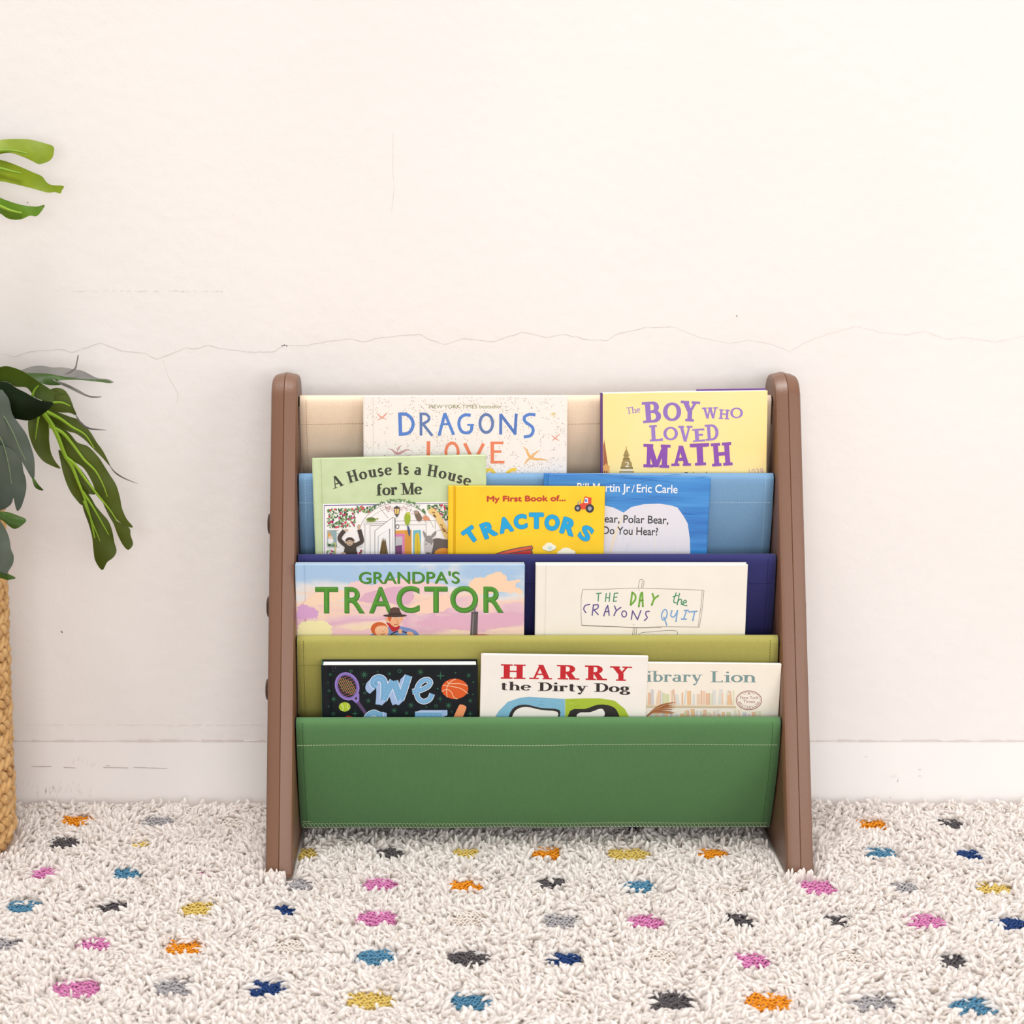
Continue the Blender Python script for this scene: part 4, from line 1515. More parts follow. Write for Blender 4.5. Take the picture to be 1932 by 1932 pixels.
# -- sky book
def sky_mat():
    m, n, l, b = new_mat('painted_sky_cover', 0.25, 0.45)
    tc = n.new('ShaderNodeTexCoord')
    mp = n.new('ShaderNodeMapping')
    mp.inputs['Scale'].default_value = (9, 1, 22)
    l.new(tc.outputs['Object'], mp.inputs[0])
    nz = n.new('ShaderNodeTexNoise')
    nz.inputs['Scale'].default_value = 1.6
    nz.inputs['Detail'].default_value = 5
    nz.inputs['Distortion'].default_value = 0.6
    l.new(mp.outputs[0], nz.inputs['Vector'])
    sx = n.new('ShaderNodeSeparateXYZ')
    l.new(tc.outputs['Object'], sx.inputs[0])
    mr = n.new('ShaderNodeMapRange')
    mr.inputs['From Min'].default_value = 0.085
    mr.inputs['From Max'].default_value = 0.175
    l.new(sx.outputs['Z'], mr.inputs['Value'])
    ad = n.new('ShaderNodeMath')
    ad.operation = 'MULTIPLY_ADD'
    ad.inputs[1].default_value = 1.1
    l.new(nz.outputs['Fac'], ad.inputs[0])
    l.new(mr.outputs[0], ad.inputs[2])
    sb = n.new('ShaderNodeMath')
    sb.operation = 'SUBTRACT'
    sb.inputs[1].default_value = 0.55
    l.new(ad.outputs[0], sb.inputs[0])
    cr_ = n.new('ShaderNodeValToRGB')
    st = [(0.0, (240, 232, 176)), (0.2, (242, 214, 200)), (0.32, (222, 176, 200)), (0.48, (232, 196, 206)), (0.6, (244, 212, 190)), (0.74, (226, 226, 226)), (0.9, (178, 206, 232)), (1.0, (168, 200, 232))]
    el = cr_.color_ramp.elements
    while len(el) < len(st):
        el.new(.5)
    for e_, (p, c) in zip(el, st):
        e_.position = p
        e_.color = (*[v * PRINT for v in lin(c)], 1)
    l.new(sb.outputs[0], cr_.inputs[0])
    l.new(cr_.outputs[0], b.inputs['Base Color'])
    return m


def art_sky(A):
    g, d = (72, 140, 44), (46, 92, 34)
    pe = (250, 214, 182)
    # painted clouds
    for pts, c in (([(1440, 260), (1480, 200), (1560, 190), (1640, 150), (1720, 160), (1760, 215), (1850, 205), (1820, 260), (1884, 300), (1880, 322), (1700, 310), (1520, 330)], pe),
                   ([(440, 300), (480, 230), (560, 220), (640, 250), (760, 215), (900, 205), (1060, 225), (1240, 250), (1210, 330), (1000, 320), (760, 330), (560, 350)], (240, 206, 206)),
                   ([(100, 420), (190, 320), (330, 290), (440, 300), (420, 360), (280, 400)], (248, 216, 190)),
                   ([(560, 390), (600, 320), (760, 280), (900, 260), (980, 300), (960, 400), (800, 400)], (222, 176, 198)),
                   ([(950, 430), (1060, 380), (1240, 330), (1300, 420), (1180, 470), (1010, 480)], (248, 212, 190)),
                   ([(46, 520), (60, 420), (150, 425), (225, 470), (200, 510), (120, 522)], (214, 164, 208)),
                   ([(1000, 560), (1120, 530), (1280, 500), (1460, 520), (1640, 480), (1860, 500), (1840, 570), (1500, 620), (1200, 600)], (226, 178, 200)),
                   ([(270, 700), (320, 620), (400, 600), (520, 620), (640, 610), (600, 700)], (238, 198, 206)),
                   ([(60, 700), (80, 560), (200, 540), (330, 580), (280, 700)], (240, 232, 180))):
        A.cloud(pts, c)
    gb = sans("GRANDPA'S", .012)
    A.word(gb, (549, 242), (1364, 240), 91, d, full=CAP)
    A.word(gb, (545, 239), (1360, 237), 91, g, full=CAP)
    for ch, x0, x1 in (('T', 190, 375), ('R', 428, 592), ('A', 628, 816), ('C', 850, 1035), ('T', 1075, 1262), ('O', 1285, 1508), ('R', 1554, 1716)):
        y0, y1 = (268, 478) if ch not in 'CO' else (262, 480)
        if x0 > 800:
            y0, y1 = y0 - 3, y1 - 5
        q = sans(ch, .018)
        A.glyph(q, (x0 + 4, y0 + 5, x1 + 4, y1 + 5), d)
        A.glyph(q, (x0, y0, x1, y1), g)
        A.glyph(sans(ch, -.028), (x0 + 7, y0 + 6, x1 - 9, y1 - 9), (88, 156, 56))
    A.poly([(1456, 475), (1512, 472), (1502, 760), (1442, 760)], (92, 84, 86))
    A.line([(1474, 478), (1462, 760)], 10, (130, 122, 124))
    A.ell(1484, 474, 30, 9, (60, 54, 56)); A.ell(1484, 471, 24, 6, (110, 100, 100))
    A.line([(1482, 470), (1486, 440), (1502, 412)], 14, (120, 112, 118), 3)
    A.ell(1535, 690, 150, 38, (190, 30, 52))
    # two plainly drawn figures at a steering wheel
    blue = (120, 142, 200)
    A.poly([(770, 720), (780, 600), (830, 580), (900, 590), (980, 610), (1030, 650), (1000, 720)], blue, 4)
    A.poly([(630, 720), (640, 655), (700, 640), (780, 650), (800, 720)], blue, 4)
    A.poly([(766, 552), (790, 560), (870, 575), (868, 612), (820, 630), (796, 600)], (186, 34, 46), 3)
    A.poly([(778, 508), (896, 508), (890, 545), (862, 586), (830, 590), (796, 560)], (238, 176, 132), 4)
    A.ell(772, 530, 9, 16, (232, 164, 120)); A.ell(896, 524, 8, 14, (232, 164, 120))
    A.poly([(782, 500), (812, 504), (800, 545), (786, 540)], (204, 100, 50), 2)
    A.ell(826, 522, 8, 6, (250, 246, 240)); A.ell(868, 520, 8, 6, (250, 246, 240)); A.ell(828, 523, 4, 4, (50, 60, 60)); A.ell(869, 521, 4, 4, (50, 60, 60))
    A.line([(850, 528), (860, 552), (848, 556)], 5, (206, 136, 96)); A.line([(828, 570), (850, 574), (868, 564)], 5, (150, 70, 60), 3)
    A.poly([(786, 498), (796, 445), (826, 432), (872, 436), (892, 494)], (88, 66, 56), 0)
    A.poly([(786, 482), (890, 478), (893, 496), (785, 500)], (52, 38, 34))
    A.ell(838, 500, 96, 13, (70, 52, 46))
    A.ell(712, 608, 70, 56, (206, 96, 44))
    A.poly([(676, 612), (700, 585), (760, 582), (784, 610), (780, 650), (750, 672), (708, 668), (682, 645)], (242, 186, 146), 4)
    A.ell(712, 610, 8, 6, (250, 246, 240)); A.ell(752, 608, 8, 6, (250, 246, 240)); A.ell(714, 611, 4, 4, (60, 60, 60)); A.ell(753, 609, 4, 4, (60, 60, 60))
    A.ell(740, 628, 8, 6, (228, 150, 116)); A.line([(722, 648), (742, 652), (760, 645)], 5, (160, 80, 66), 3)
    A.line([(780, 720), (800, 660), (850, 630), (900, 628), (960, 660), (985, 720)], 9, (50, 46, 52), 4)
    A.ell(880, 628, 16, 20, (238, 176, 132)); A.ell(962, 648, 30, 18, (238, 176, 132), 20)
    A.poly([(770, 720), (800, 660), (860, 655), (890, 720)], (96, 104, 60), 3)


book(1, px(F5, 30, 88), px(F5, 1890, 88), 0.0145, -4.5, 0.0105, sky_mat(), F5,
     'wide picture book with painted pastel sky and green capitals before the navy sling', art=art_sky, hinge=0.0098, page_gap=0.0022, back_mat=flat((196, 212, 226), .3, .4))


# -- white book with a hand-drawn sign
def art_crayon(A):
    ink = (112, 104, 98)
    for pts in ([(400, 270), (560, 269), (700, 262), (830, 260), (1100, 268), (1320, 276)], [(400, 270), (390, 330), (387, 430), (392, 542)], [(390, 541), (600, 550), (820, 559), (1000, 554), (1284, 556)],
                [(392, 545), (560, 552), (700, 556), (840, 563), (1000, 558)], [(1308, 276), (1300, 380), (1276, 556)], [(1321, 278), (1310, 400), (1286, 558)],
                [(822, 262), (834, 198), (866, 206), (856, 264)], [(846, 262), (853, 206)], [(772, 720), (783, 562)], [(800, 720), (809, 562)], [(789, 640), (796, 562)], [(820, 720), (825, 613), (920, 592), (1105, 583), (1113, 640), (1118, 720)]):
        A.line(pts, 3.2, ink, 3)
    A.ell(829, 274, 3, 3, ink); A.ell(788, 538, 3, 3, ink)

    def st(c, w, *ls):
        for q in ls:
            A.line(q, w, c, 4 if len(q) > 2 else 0, False, True)
    t, gr, pu, bl = (66, 146, 106), (116, 174, 62), (98, 80, 146), (126, 168, 216)
    st(t, 8, [(503, 301), (541, 298)], [(521, 300), (517, 360)], [(579, 300), (572, 362)], [(607, 297), (601, 362)], [(575, 334), (605, 331)], [(641, 299), (633, 361)], [(640, 300), (667, 298)], [(637, 330), (660, 328)], [(633, 361), (656, 358)])
    st(gr, 14, [(776, 292), (764, 386)], [(776, 292), (800, 315), (797, 352), (764, 388)], [(826, 400), (840, 310), (852, 294)], [(852, 294), (857, 399)], [(832, 356), (857, 352)], [(930, 303), (943, 342)], [(974, 318), (942, 344), (925, 388)])
    st(t, 8, [(1110, 296), (1095, 340), (1092, 366), (1110, 372)], [(1086, 326), (1122, 315)], [(1136, 300), (1126, 345), (1118, 386)], [(1120, 366), (1138, 344), (1150, 350), (1148, 378), (1158, 386)], [(1165, 374), (1188, 366), (1180, 352), (1162, 366), (1166, 388), (1192, 393)])
    st(pu, 9, [(452, 384), (420, 392), (408, 420), (424, 446)], [(482, 386), (472, 466)], [(482, 390), (516, 386), (514, 412), (484, 426)], [(486, 426), (518, 461)], [(560, 471), (576, 420), (590, 391)], [(590, 391), (601, 466)], [(568, 440), (600, 436)], [(642, 396), (656, 432)], [(690, 406), (656, 432), (638, 468)], [(769, 496), (779, 432)], [(779, 432), (816, 499)], [(816, 499), (842, 430)], [(906, 436), (882, 440), (880, 464), (890, 484), (868, 506)])
    A.ring(715, 456, 18, 23, 9, pu)
    st(bl, 10, [(1016, 482), (1028, 510), (1038, 541)], [(1078, 431), (1069, 466), (1086, 480), (1106, 462), (1120, 430)], [(1120, 430), (1108, 512)], [(1190, 430), (1166, 495)], [(1172, 430), (1202, 428)], [(1150, 495), (1186, 495)], [(1206, 441), (1268, 435)], [(1250, 440), (1236, 506)])
    A.ring(1020, 462, 20, 40, 10, bl, 12)
    o = (236, 158, 70)
    st(o, 6, [(936, 616), (934, 670)], [(936, 616), (952, 630), (948, 655), (934, 668)], [(980, 618), (978, 668)], [(980, 618), (996, 620), (994, 636), (980, 640)], [(982, 640), (998, 668)], [(1020, 618), (1018, 666)], [(1020, 618), (1038, 616)], [(1019, 640), (1036, 638)], [(1018, 666), (1038, 664)], [(1056, 620), (1062, 662)], [(1062, 662), (1070, 630)], [(1070, 630), (1080, 662)], [(1080, 662), (1088, 618)])


wcov = noise_mat('white_cover', gain=PRINT, stops= [(0.3, (240, 234, 223)), (0.7, (244, 239, 229))], scale=30, rough=0.4, spec=0.35)
book(1, px(F6, 45, 83), px(F6, 1655, 83), 0.0145, -4.5, 0.011, wcov, F6,
     'white picture book with a hand-drawn signboard in crayon lettering in front of the navy sling', art=art_crayon, hinge=0.0105, page_gap=0.0015, pages=(244, 239, 229))


# -- dark book with sports drawings
def art_sports(A):
    gn = (42, 98, 72)
    A.begin(2)
    for (x, y, r, n) in ((195, 308, 30, 8), (570, 310, 52, 8), (848, 300, 30, 8), (1190, 280, 46, 8), (1412, 322, 55, 4), (1722, 318, 35, 8), (232, 580, 40, 8), (615, 598, 36, 8), (1085, 648, 42, 8), (1500, 650, 46, 8), (1408, 576, 36, 4), (1740, 598, 33, 8), (900, 706, 44, 8), (1037, 735, 30, 8), (467, 740, 42, 4), (1740, 743, 38, 4)):
        ph_ = (x * 0.37) % 0.5
        pts = []
        for i in range(2 * n):
            t = ph_ * (n > 4) + math.pi * i / n
            q = r if i % 2 == 0 else r * (0.22 if n > 4 else 0.2)
            pts.append((x + q * math.cos(t), y + q * math.sin(t)))
        A.poly(pts, gn)
    for (x, y, r) in ((422, 270, 15), (960, 270, 19), (182, 487, 13), (576, 514, 14), (1362, 656, 17), (227, 743, 17)):
        A.ring(x, y, r, r * .8, 7, gn)
    for (x, y, r) in ((716, 277, 9), (1576, 290, 10), (557, 414, 8), (1380, 465, 10), (1774, 393, 10), (1255, 665, 9), (1772, 527, 8), (1536, 720, 8), (175, 662, 8), (170, 395, 7)):
        A.ell(x, y, r, r, gn, 0, 10)
    A.end()
    pl = (148, 124, 200)
    A.line([(425, 560), (500, 622)], 30, pl); A.line([(502, 520), (500, 622)], 26, pl)
    A.line([(498, 612), (545, 680), (590, 745)], 34, (84, 62, 104))
    for i in range(6):
        A.line([(488 + i * 14, 640 + i * 18), (520 + i * 14, 622 + i * 18)], 4, (120, 96, 146))
    A.ell(380, 438, 104, 130, (30, 34, 44), -22)
    r = math.radians(-22)
    for i in range(-3, 4):
        hl = 112 * math.sqrt(max(0.05, 1 - (i / 5.0) ** 2))
        cx_, cy_ = 380 + i * 25, 438 + i * 5
        A.line([(cx_ - hl * .45 * 1.0, cy_ - hl * .82), (cx_ + hl * .45, cy_ + hl * .82)], 4, (206, 190, 96))
    for i in range(-3, 4):
        hl = 92 * math.sqrt(max(0.05, 1 - (i / 5.0) ** 2))
        cx_, cy_ = 380 + i * 11, 438 + i * 31
        A.line([(cx_ - hl * .95, cy_ + hl * .36), (cx_ + hl * .95, cy_ - hl * .36)], 4, (196, 84, 84))
    A.ring(380, 438, 116, 142, 34, pl, -22); A.ring(380, 438, 108, 134, 8, (112, 90, 168), -22)
    A.ell(353, 665, 64, 52, (178, 202, 52)); A.line([(316, 630), (336, 665), (330, 710)], 7, (226, 232, 170), 4); A.line([(396, 628), (382, 660), (402, 696)], 7, (226, 232, 170), 4)
    A.ell(1570, 466, 148, 112, (222, 92, 34))
    ln_ = (240, 206, 170)
    A.line([(1580, 355), (1510, 400), (1480, 470), (1485, 560)], 7, ln_, 5); A.line([(1438, 425), (1540, 440), (1640, 465), (1716, 520)], 7, ln_, 5)
    A.line([(1485, 385), (1510, 408), (1620, 408), (1712, 432)], 7, ln_, 5); A.line([(1424, 495), (1480, 472), (1530, 500), (1560, 560), (1600, 578)], 7, ln_, 5)
    A.poly([(1610, 660), (1640, 640), (1680, 652), (1694, 690), (1610, 860), (1530, 860)], (240, 154, 104), 3)
    A.poly([(270, 810), (300, 778), (345, 785), (380, 762), (440, 775), (480, 820), (470, 900), (280, 900)], (196, 40, 34), 4)
    sh, mn, wh = (164, 190, 232), (118, 174, 216), (238, 240, 246)
    Wp = [[(706, 440), (672, 412), (684, 366), (736, 346), (782, 378), (792, 470), (782, 590)], [(782, 585), (832, 480), (890, 378)], [(900, 378), (930, 480), (968, 585)], [(968, 585), (1010, 470), (1058, 318)]]
    Ep = [[(1100, 497), (1180, 484), (1270, 442), (1302, 396)], [(1300, 412), (1296, 384), (1268, 365), (1212, 378), (1165, 432), (1148, 510), (1172, 580), (1228, 606), (1290, 580), (1320, 520)]]
    Gp = [[(745, 720), (748, 800), (748, 900)], [(745, 770), (690, 730), (630, 745), (590, 800), (590, 900)]]
    Tp = [[(1130, 752), (1426, 752)], [(1280, 760), (1280, 900)]]
    for paths, w, dx, dy in ((Wp, 74, -52, 50), (Ep, 50, 0, 0), (Gp, 56, 44, 14), (Tp, 58, 62, -24)):
        if dx:
            for t in [1 - i / 14 for i in range(14)]:
                for p in paths:
                    A.line([(x + dx * t, y + dy * t) for x, y in p], w, sh, 6 if len(p) > 2 else 0)
        for p in paths:
            A.line(p, w + 12, wh, 6 if len(p) > 2 else 0, False, False)
        for p in paths:
            A.line(p, w, mn, 6 if len(p) > 2 else 0, False, False)
        A.begin(1)
        for p in paths:
            q = catmull(p, 10, False) if len(p) > 2 else [tuple(np.array(p[0]) + (np.array(p[1]) - np.array(p[0])) * t) for t in np.linspace(0.05, .95, 14)]
            for i in range(0, len(q) - 1, 3):
                A.ell(q[i][0], q[i][1], 4, 4, (196, 220, 238), 0, 7)
        A.end()
    A.ell(1005, 835, 75, 42, (232, 236, 240)); A.line([(960, 815), (1000, 800), (1050, 812)], 6, (60, 80, 100), 4)
    for q in ((215, 235), (250, 232), (222, 268)):
        A.ell(q[0], q[1], 3, 6, (120, 126, 130), 0, 6)


dcov = noise_mat('dark_cover', [(0.3, (10, 16, 22)), (0.7, (15, 22, 29))], scale=60, rough=0.5, spec=0.2)
gsp = noise_mat('green_spine', [(0.3, (26, 74, 58)), (0.7, (34, 86, 66))], scale=60, rough=0.45, spec=0.35)
book(0, px(F7, 92, 212), px(F7, 1824, 208), 0.0152, -6.5, 0.0205, dcov, F7,
     'dark thick picture book with light blue lettering and drawings of balls and a racquet', art=art_sports, spine_mat=gsp, hinge=0.0105, cth=0.0026, page_gap=0.002)


# -- white paperback with red title
def art_red(A):
    red, ink = (196, 30, 42), (48, 40, 38)
    cl = lambda s: serif(s, .24, .10, .22, .10, .02)
    for ch, x0, x1, y0, y1 in (('H', 177, 327, 108, 196), ('A', 350, 489, 110, 198), ('R', 517, 655, 112, 200), ('R', 687, 822, 115, 203), ('Y', 840, 974, 120, 208)):
        A.glyph(cl(ch), (x0, y0, x1, y1), red, -1)
    A.word(serif('the', .19, .08, .18, .07, .05), (180, 264), (362, 267), 52, ink)
    A.word(serif('Dirty', .21, .08, .18, .07, .04), (402, 269), (705, 273), 52, ink)
    A.word(serif('Dog', .21, .08, .18, .07, .04), (744, 274), (968, 277), 52, ink)
    A.poly([(130, 520), (140, 430), (165, 390), (220, 335), (290, 312), (345, 304), (460, 312), (566, 317), (566, 520)], (128, 184, 212))
    A.poly([(568, 317), (680, 314), (780, 314), (868, 328), (930, 378), (966, 445), (968, 520), (568, 520)], (168, 192, 56))
    rr = random.Random(9)
    A.begin(20)
    for i in range(26):
        x, y = rr.uniform(190, 520), rr.uniform(330, 500)
        A.line([(x, y), (x + rr.uniform(10, 40), y - rr.uniform(-6, 14))], rr.uniform(6, 14), rr.choice([(118, 176, 206), (140, 192, 218), (106, 166, 198)]), 0, True)
        x, y = rr.uniform(580, 860), rr.uniform(325, 500)
        A.line([(x, y), (x + rr.uniform(10, 50), y - rr.uniform(-6, 14))], rr.uniform(6, 14), rr.choice([(158, 182, 46), (180, 202, 74)]), 0, True)
    A.end()
    # plain white and dark brushed shapes
    A.poly([(214, 520), (226, 420), (262, 366), (330, 352), (420, 372), (532, 384), (528, 446), (520, 520)], (44, 40, 40), 3)
    A.poly([(232, 520), (246, 424), (276, 380), (334, 366), (420, 384), (520, 396), (516, 446), (505, 520)], (240, 236, 230), 3)
    A.poly([(600, 520), (598, 390), (690, 378), (770, 352), (850, 362), (892, 410), (900, 520)], (44, 40, 40), 3)
    A.poly([(640, 520), (640, 410), (720, 398), (790, 376), (806, 420), (740, 450), (720, 520)], (240, 236, 230), 3)


pcov = noise_mat('ivory_paper_cover', gain=PRINT, stops= [(0.3, (242, 236, 228)), (0.7, (246, 241, 234))], scale=30, rough=0.4, spec=0.35)
redsp = noise_mat('red_spine', [(0.3, (150, 44, 42)), (0.7, (166, 56, 50))], scale=60, rough=0.5)
book(0, px(F8, 57, 46), px(F8, 1073, 60), 0.0152, -5.5, 0.0042, pcov, F8,
     'ivory paperback with bold red capitals over black lettering in the lowest pocket', hard=False, cth=0.0005, art=art_red, spine_mat=redsp)


# -- cream paperback at the right
def art_library(A):
    A.word(serif('Library', .16, .07, .22, .05, .035), (985, 213), (1405, 214), 66, (124, 152, 152))
    A.word(serif('Lion', .16, .07, .22, .05, .035), (1450, 216), (1728, 217), 66, (124, 152, 152))
    rr = random.Random(5)
    pal = [(232, 190, 160), (214, 216, 172), (222, 220, 214), (208, 206, 208), (236, 206, 180), (226, 224, 196), (230, 226, 218), (238, 196, 150)]
    A.begin(9)
    for (x0, x1, yb0, hmin, hmax) in ((860, 1605, 354, 60, 96), (860, 1752, 475, 64, 96)):
        x = x0
        while x < x1:
            w_ = rr.uniform(9, 24)
            h_ = rr.uniform(hmin, hmax)
            s_ = rr.choice([0, 0, 0, 0, 10, -10])
            A.poly([(x, yb0), (x + w_, yb0), (x + w_ + s_, yb0 - h_), (x + s_, yb0 - h_)], rr.choice(pal))
            if rr.random() < .5:
                A.line([(x + w_, yb0), (x + w_ + s_, yb0 - h_)], 1.6, (176, 166, 152))
            x += w_ + rr.choice([0, 0, 2, 10])
        A.line([(x0, yb0 + 6), (x1, yb0 + 10)], 9, (226, 200, 160))
        A.line([(x0, yb0 + 14), (x1, yb0 + 17)], 5, (196, 186, 172))
    A.end()
    A.begin(16)
    for i in range(40):
        t = rr.uniform(-1, 1)
        A.line([(1048, 444), (1090, 400 + t * 6), (1150, 378 + t * 26), (1195 + rr.uniform(0, 45), 372 + t * 38)], 7, rr.choice([(150, 92, 56), (170, 110, 70), (190, 132, 90)]), 3, True)
    A.end()
    A.ell(1684, 326, 79, 59, (140, 62, 54)); A.ell(1684, 326, 75, 55, (246, 238, 226)); A.ring(1684, 326, 69, 50, 2, (160, 90, 80))
    rb = (140, 66, 58)
    A.word(sans('A'), (1675, 293), (1694, 293), 16, rb, full=CAP)
    A.line([(1650, 288), (1666, 288)], 2, rb); A.line([(1702, 288), (1718, 288)], 2, rb)
    A.word(sans('New York'), (1632, 318), (1742, 318), 18, rb, full=CAP)
    A.word(sans('Times'), (1650, 342), (1720, 342), 18, rb, full=CAP)
    for i, ch in enumerate('BESTSELLER'):
        t = math.radians(160 - i * 15.5)
        A.glyph(sans(ch), (1684 + 60 * math.cos(t) - 5, 326 + 41 * math.sin(t) - 7, 1684 + 60 * math.cos(t) + 5, 326 + 41 * math.sin(t) + 7), rb, 90 - math.degrees(t) + 0)


lcov = noise_mat('cream_paper_cover', gain=PRINT, stops= [(0.3, (243, 234, 218)), (0.7, (247, 239, 226))], scale=30, rough=0.4, spec=0.35)
book(0, px(F8, 816, 95), px(F8, 1882, 106), 0.0205, -5.5, 0.0042, lcov, F8,
     'cream paperback with grey title and round seal, behind the ivory one', hard=False, cth=0.0005, art=art_library)

# ------------------------------------------------------------------ woven basket
bx, by, br_ = BAS
bas_mat = noise_mat('water_hyacinth', [(0.28, (138, 94, 54)), (0.42, (198, 154, 98)), (0.6, (216, 176, 120)), (0.75, (182, 134, 84))], scale=75, rough=0.6, spec=0.25, bump=0.5, bump_scale=260, stretch=(1, 1, 1))
basket = empty('woven_basket', Matrix.Translation((bx, by, BACK_Z + 0.004)))
tag(basket, 'tall tan woven basket of braided plant fibre under the leafy plant', 'basket')
rows_h = 0.0145
B_H = 0.415
n_rows = int(B_H / rows_h)
V_, F_ = [], []


def basket_r(z):
    t = z / B_H
    return br_ - 0.006 + 0.0015 * t - 0.012 * max(0, 1 - z / 0.02) ** 2


ls, lr = 8, 5
for j in range(n_rows):
    zc = (j + 0.5) * rows_h
    r = basket_r(zc)
    cnt = 40
    for i in range(cnt):
        a = 2 * math.pi * (i + 0.5 * (j % 2) + random.uniform(-.1, .1)) / cnt
        c = Vector((r * math.cos(a), r * math.sin(a), zc))
        out = Vector((math.cos(a), math.sin(a), 0))
        tan = Vector((-math.sin(a), math.cos(a), 0))
        tl = (0.62 if j % 2 else -0.62) + random.uniform(-.15, .15)
        ax = (tan * math.cos(tl) + Vector((0, 0, 1)) * math.sin(tl)).normalized()
        bx2 = ax.cross(out).normalized()
        la, lb, lc = 0.0125 * random.uniform(.9, 1.1), 0.0062 * random.uniform(.85, 1.1), 0.0062 * random.uniform(.8, 1.15)
        k0 = len(V_)
        V_.append(c - ax * la)
        for q in range(1, lr):
            t = math.pi * q / lr
            for s in range(ls):
                u = 2 * math.pi * s / ls
                V_.append(c - ax * la * math.cos(t) + (bx2 * lb * math.cos(u) + out * lc * math.sin(u)) * math.sin(t) ** 0.7)
        V_.append(c + ax * la)
        for s in range(ls):
            s2 = (s + 1) % ls
            F_.append((k0, k0 + 1 + s2, k0 + 1 + s))
            for q in range(lr - 2):
                p = k0 + 1 + q * ls
                F_.append((p + s, p + s2, p + ls + s2, p + ls + s))
            p = k0 + 1 + (lr - 2) * ls
            F_.append((p + s, p + s2, k0 + 1 + (lr - 1) * ls))
link_mesh('woven_wall', V_, F_, bas_mat, basket, smooth=True)
mb = MB()
seg = 40
zs = [0.002, 0.02, B_H * .5, B_H - 0.012]
vs = [((basket_r(z) - 0.003) * math.cos(2 * math.pi * i / seg), (basket_r(z) - 0.003) * math.sin(2 * math.pi * i / seg), z) for z in zs for i in range(seg)]
fs = [(q * seg + i, q * seg + (i + 1) % seg, (q + 1) * seg + (i + 1) % seg, (q + 1) * seg + i) for q in range(3) for i in range(seg)]
fs.append(tuple(reversed(range(seg))))
mb.add(vs, fs, noise_mat('basket_lining', [(0.3, (120, 84, 50)), (0.7, (140, 100, 62))], scale=60, rough=0.8))
mb.build('lining', basket, True)
mb = MB()
pts = [((basket_r(B_H)) * math.cos(2 * math.pi * i / 60), (basket_r(B_H)) * math.sin(2 * math.pi * i / 60), B_H - 0.002 + 0.001 * math.sin(i * 2.2)) for i in range(61)]
mb.tube(pts, 0.0075, bas_mat, 8, False)
mb.build('rim', basket, True)

# ------------------------------------------------------------------ monstera
plant = empty('monstera_plant', Matrix.Translation((bx, by, 0.3)))
tag(plant, 'leafy green plant with split leaves rising from the woven basket', 'plant')
PL = Vector((bx, by, 0.3))
soil = MB()
rs_ = basket_r(0.36) - 0.012
soil.tube([(0, 0, 0.04), (0, 0, 0.07)], rs_, noise_mat('dark_soil', [(0.3, (40, 30, 24)), (0.7, (62, 48, 38))], scale=120, rough=0.95), 28)
soil.build('soil', plant)


def leaf_mat(name, c0, c1, rough=0.45, spec=0.22, trans=0.12):
    m = noise_mat(name, [(0.3, c0), (0.7, c1)], scale=18, rough=rough, spec=spec, bump=0.25, bump_scale=120, bump_dist=0.0012)
    n, l = m.node_tree.nodes, m.node_tree.links
    tr = n.new('ShaderNodeBsdfTranslucent')
    tr.inputs['Color'].default_value = (*lin(c1), 1)
    mx = n.new('ShaderNodeMixShader')
    mx.inputs[0].default_value = trans
    b = n['Principled BSDF']
    l.new(b.outputs[0], mx.inputs[1])
    l.new(tr.outputs[0], mx.inputs[2])
    l.new(mx.outputs[0], n['Material Output'].inputs[0])
    return m


LM = {
    'bright': leaf_mat('bright_leaf', (110, 130, 14), (142, 158, 28), trans=.2),
    'mid': leaf_mat('mid_leaf', (62, 100, 10), (90, 124, 20), trans=.15),
    'under': leaf_mat('leaf_underside', (60, 72, 14), (78, 90, 20), rough=.5, trans=.12),
    'olive': leaf_mat('olive_leaf', (58, 76, 16), (76, 96, 24), trans=.1),
    'dark': leaf_mat('dark_leaf', (12, 24, 6), (20, 34, 10), rough=.55, spec=.08, trans=.02),
    'grey': leaf_mat('grey_green_leaf', (54, 68, 58), (70, 84, 72), rough=.38, spec=.6, trans=.03),
    'pale': leaf_mat('grey_sheen_leaf', (98, 96, 92), (120, 116, 110), rough=.45, trans=.03),  # grey sheen is painted into this leaf colour
    'green': leaf_mat('plain_leaf', (46, 70, 18), (64, 90, 28), trans=.08),
}
grey_vein_mat = leaf_mat('grey_leaf_rib', (98, 116, 84), (112, 130, 96), trans=.03)
vein_mat = leaf_mat('leaf_rib', (112, 146, 34), (140, 172, 52), trans=.15)


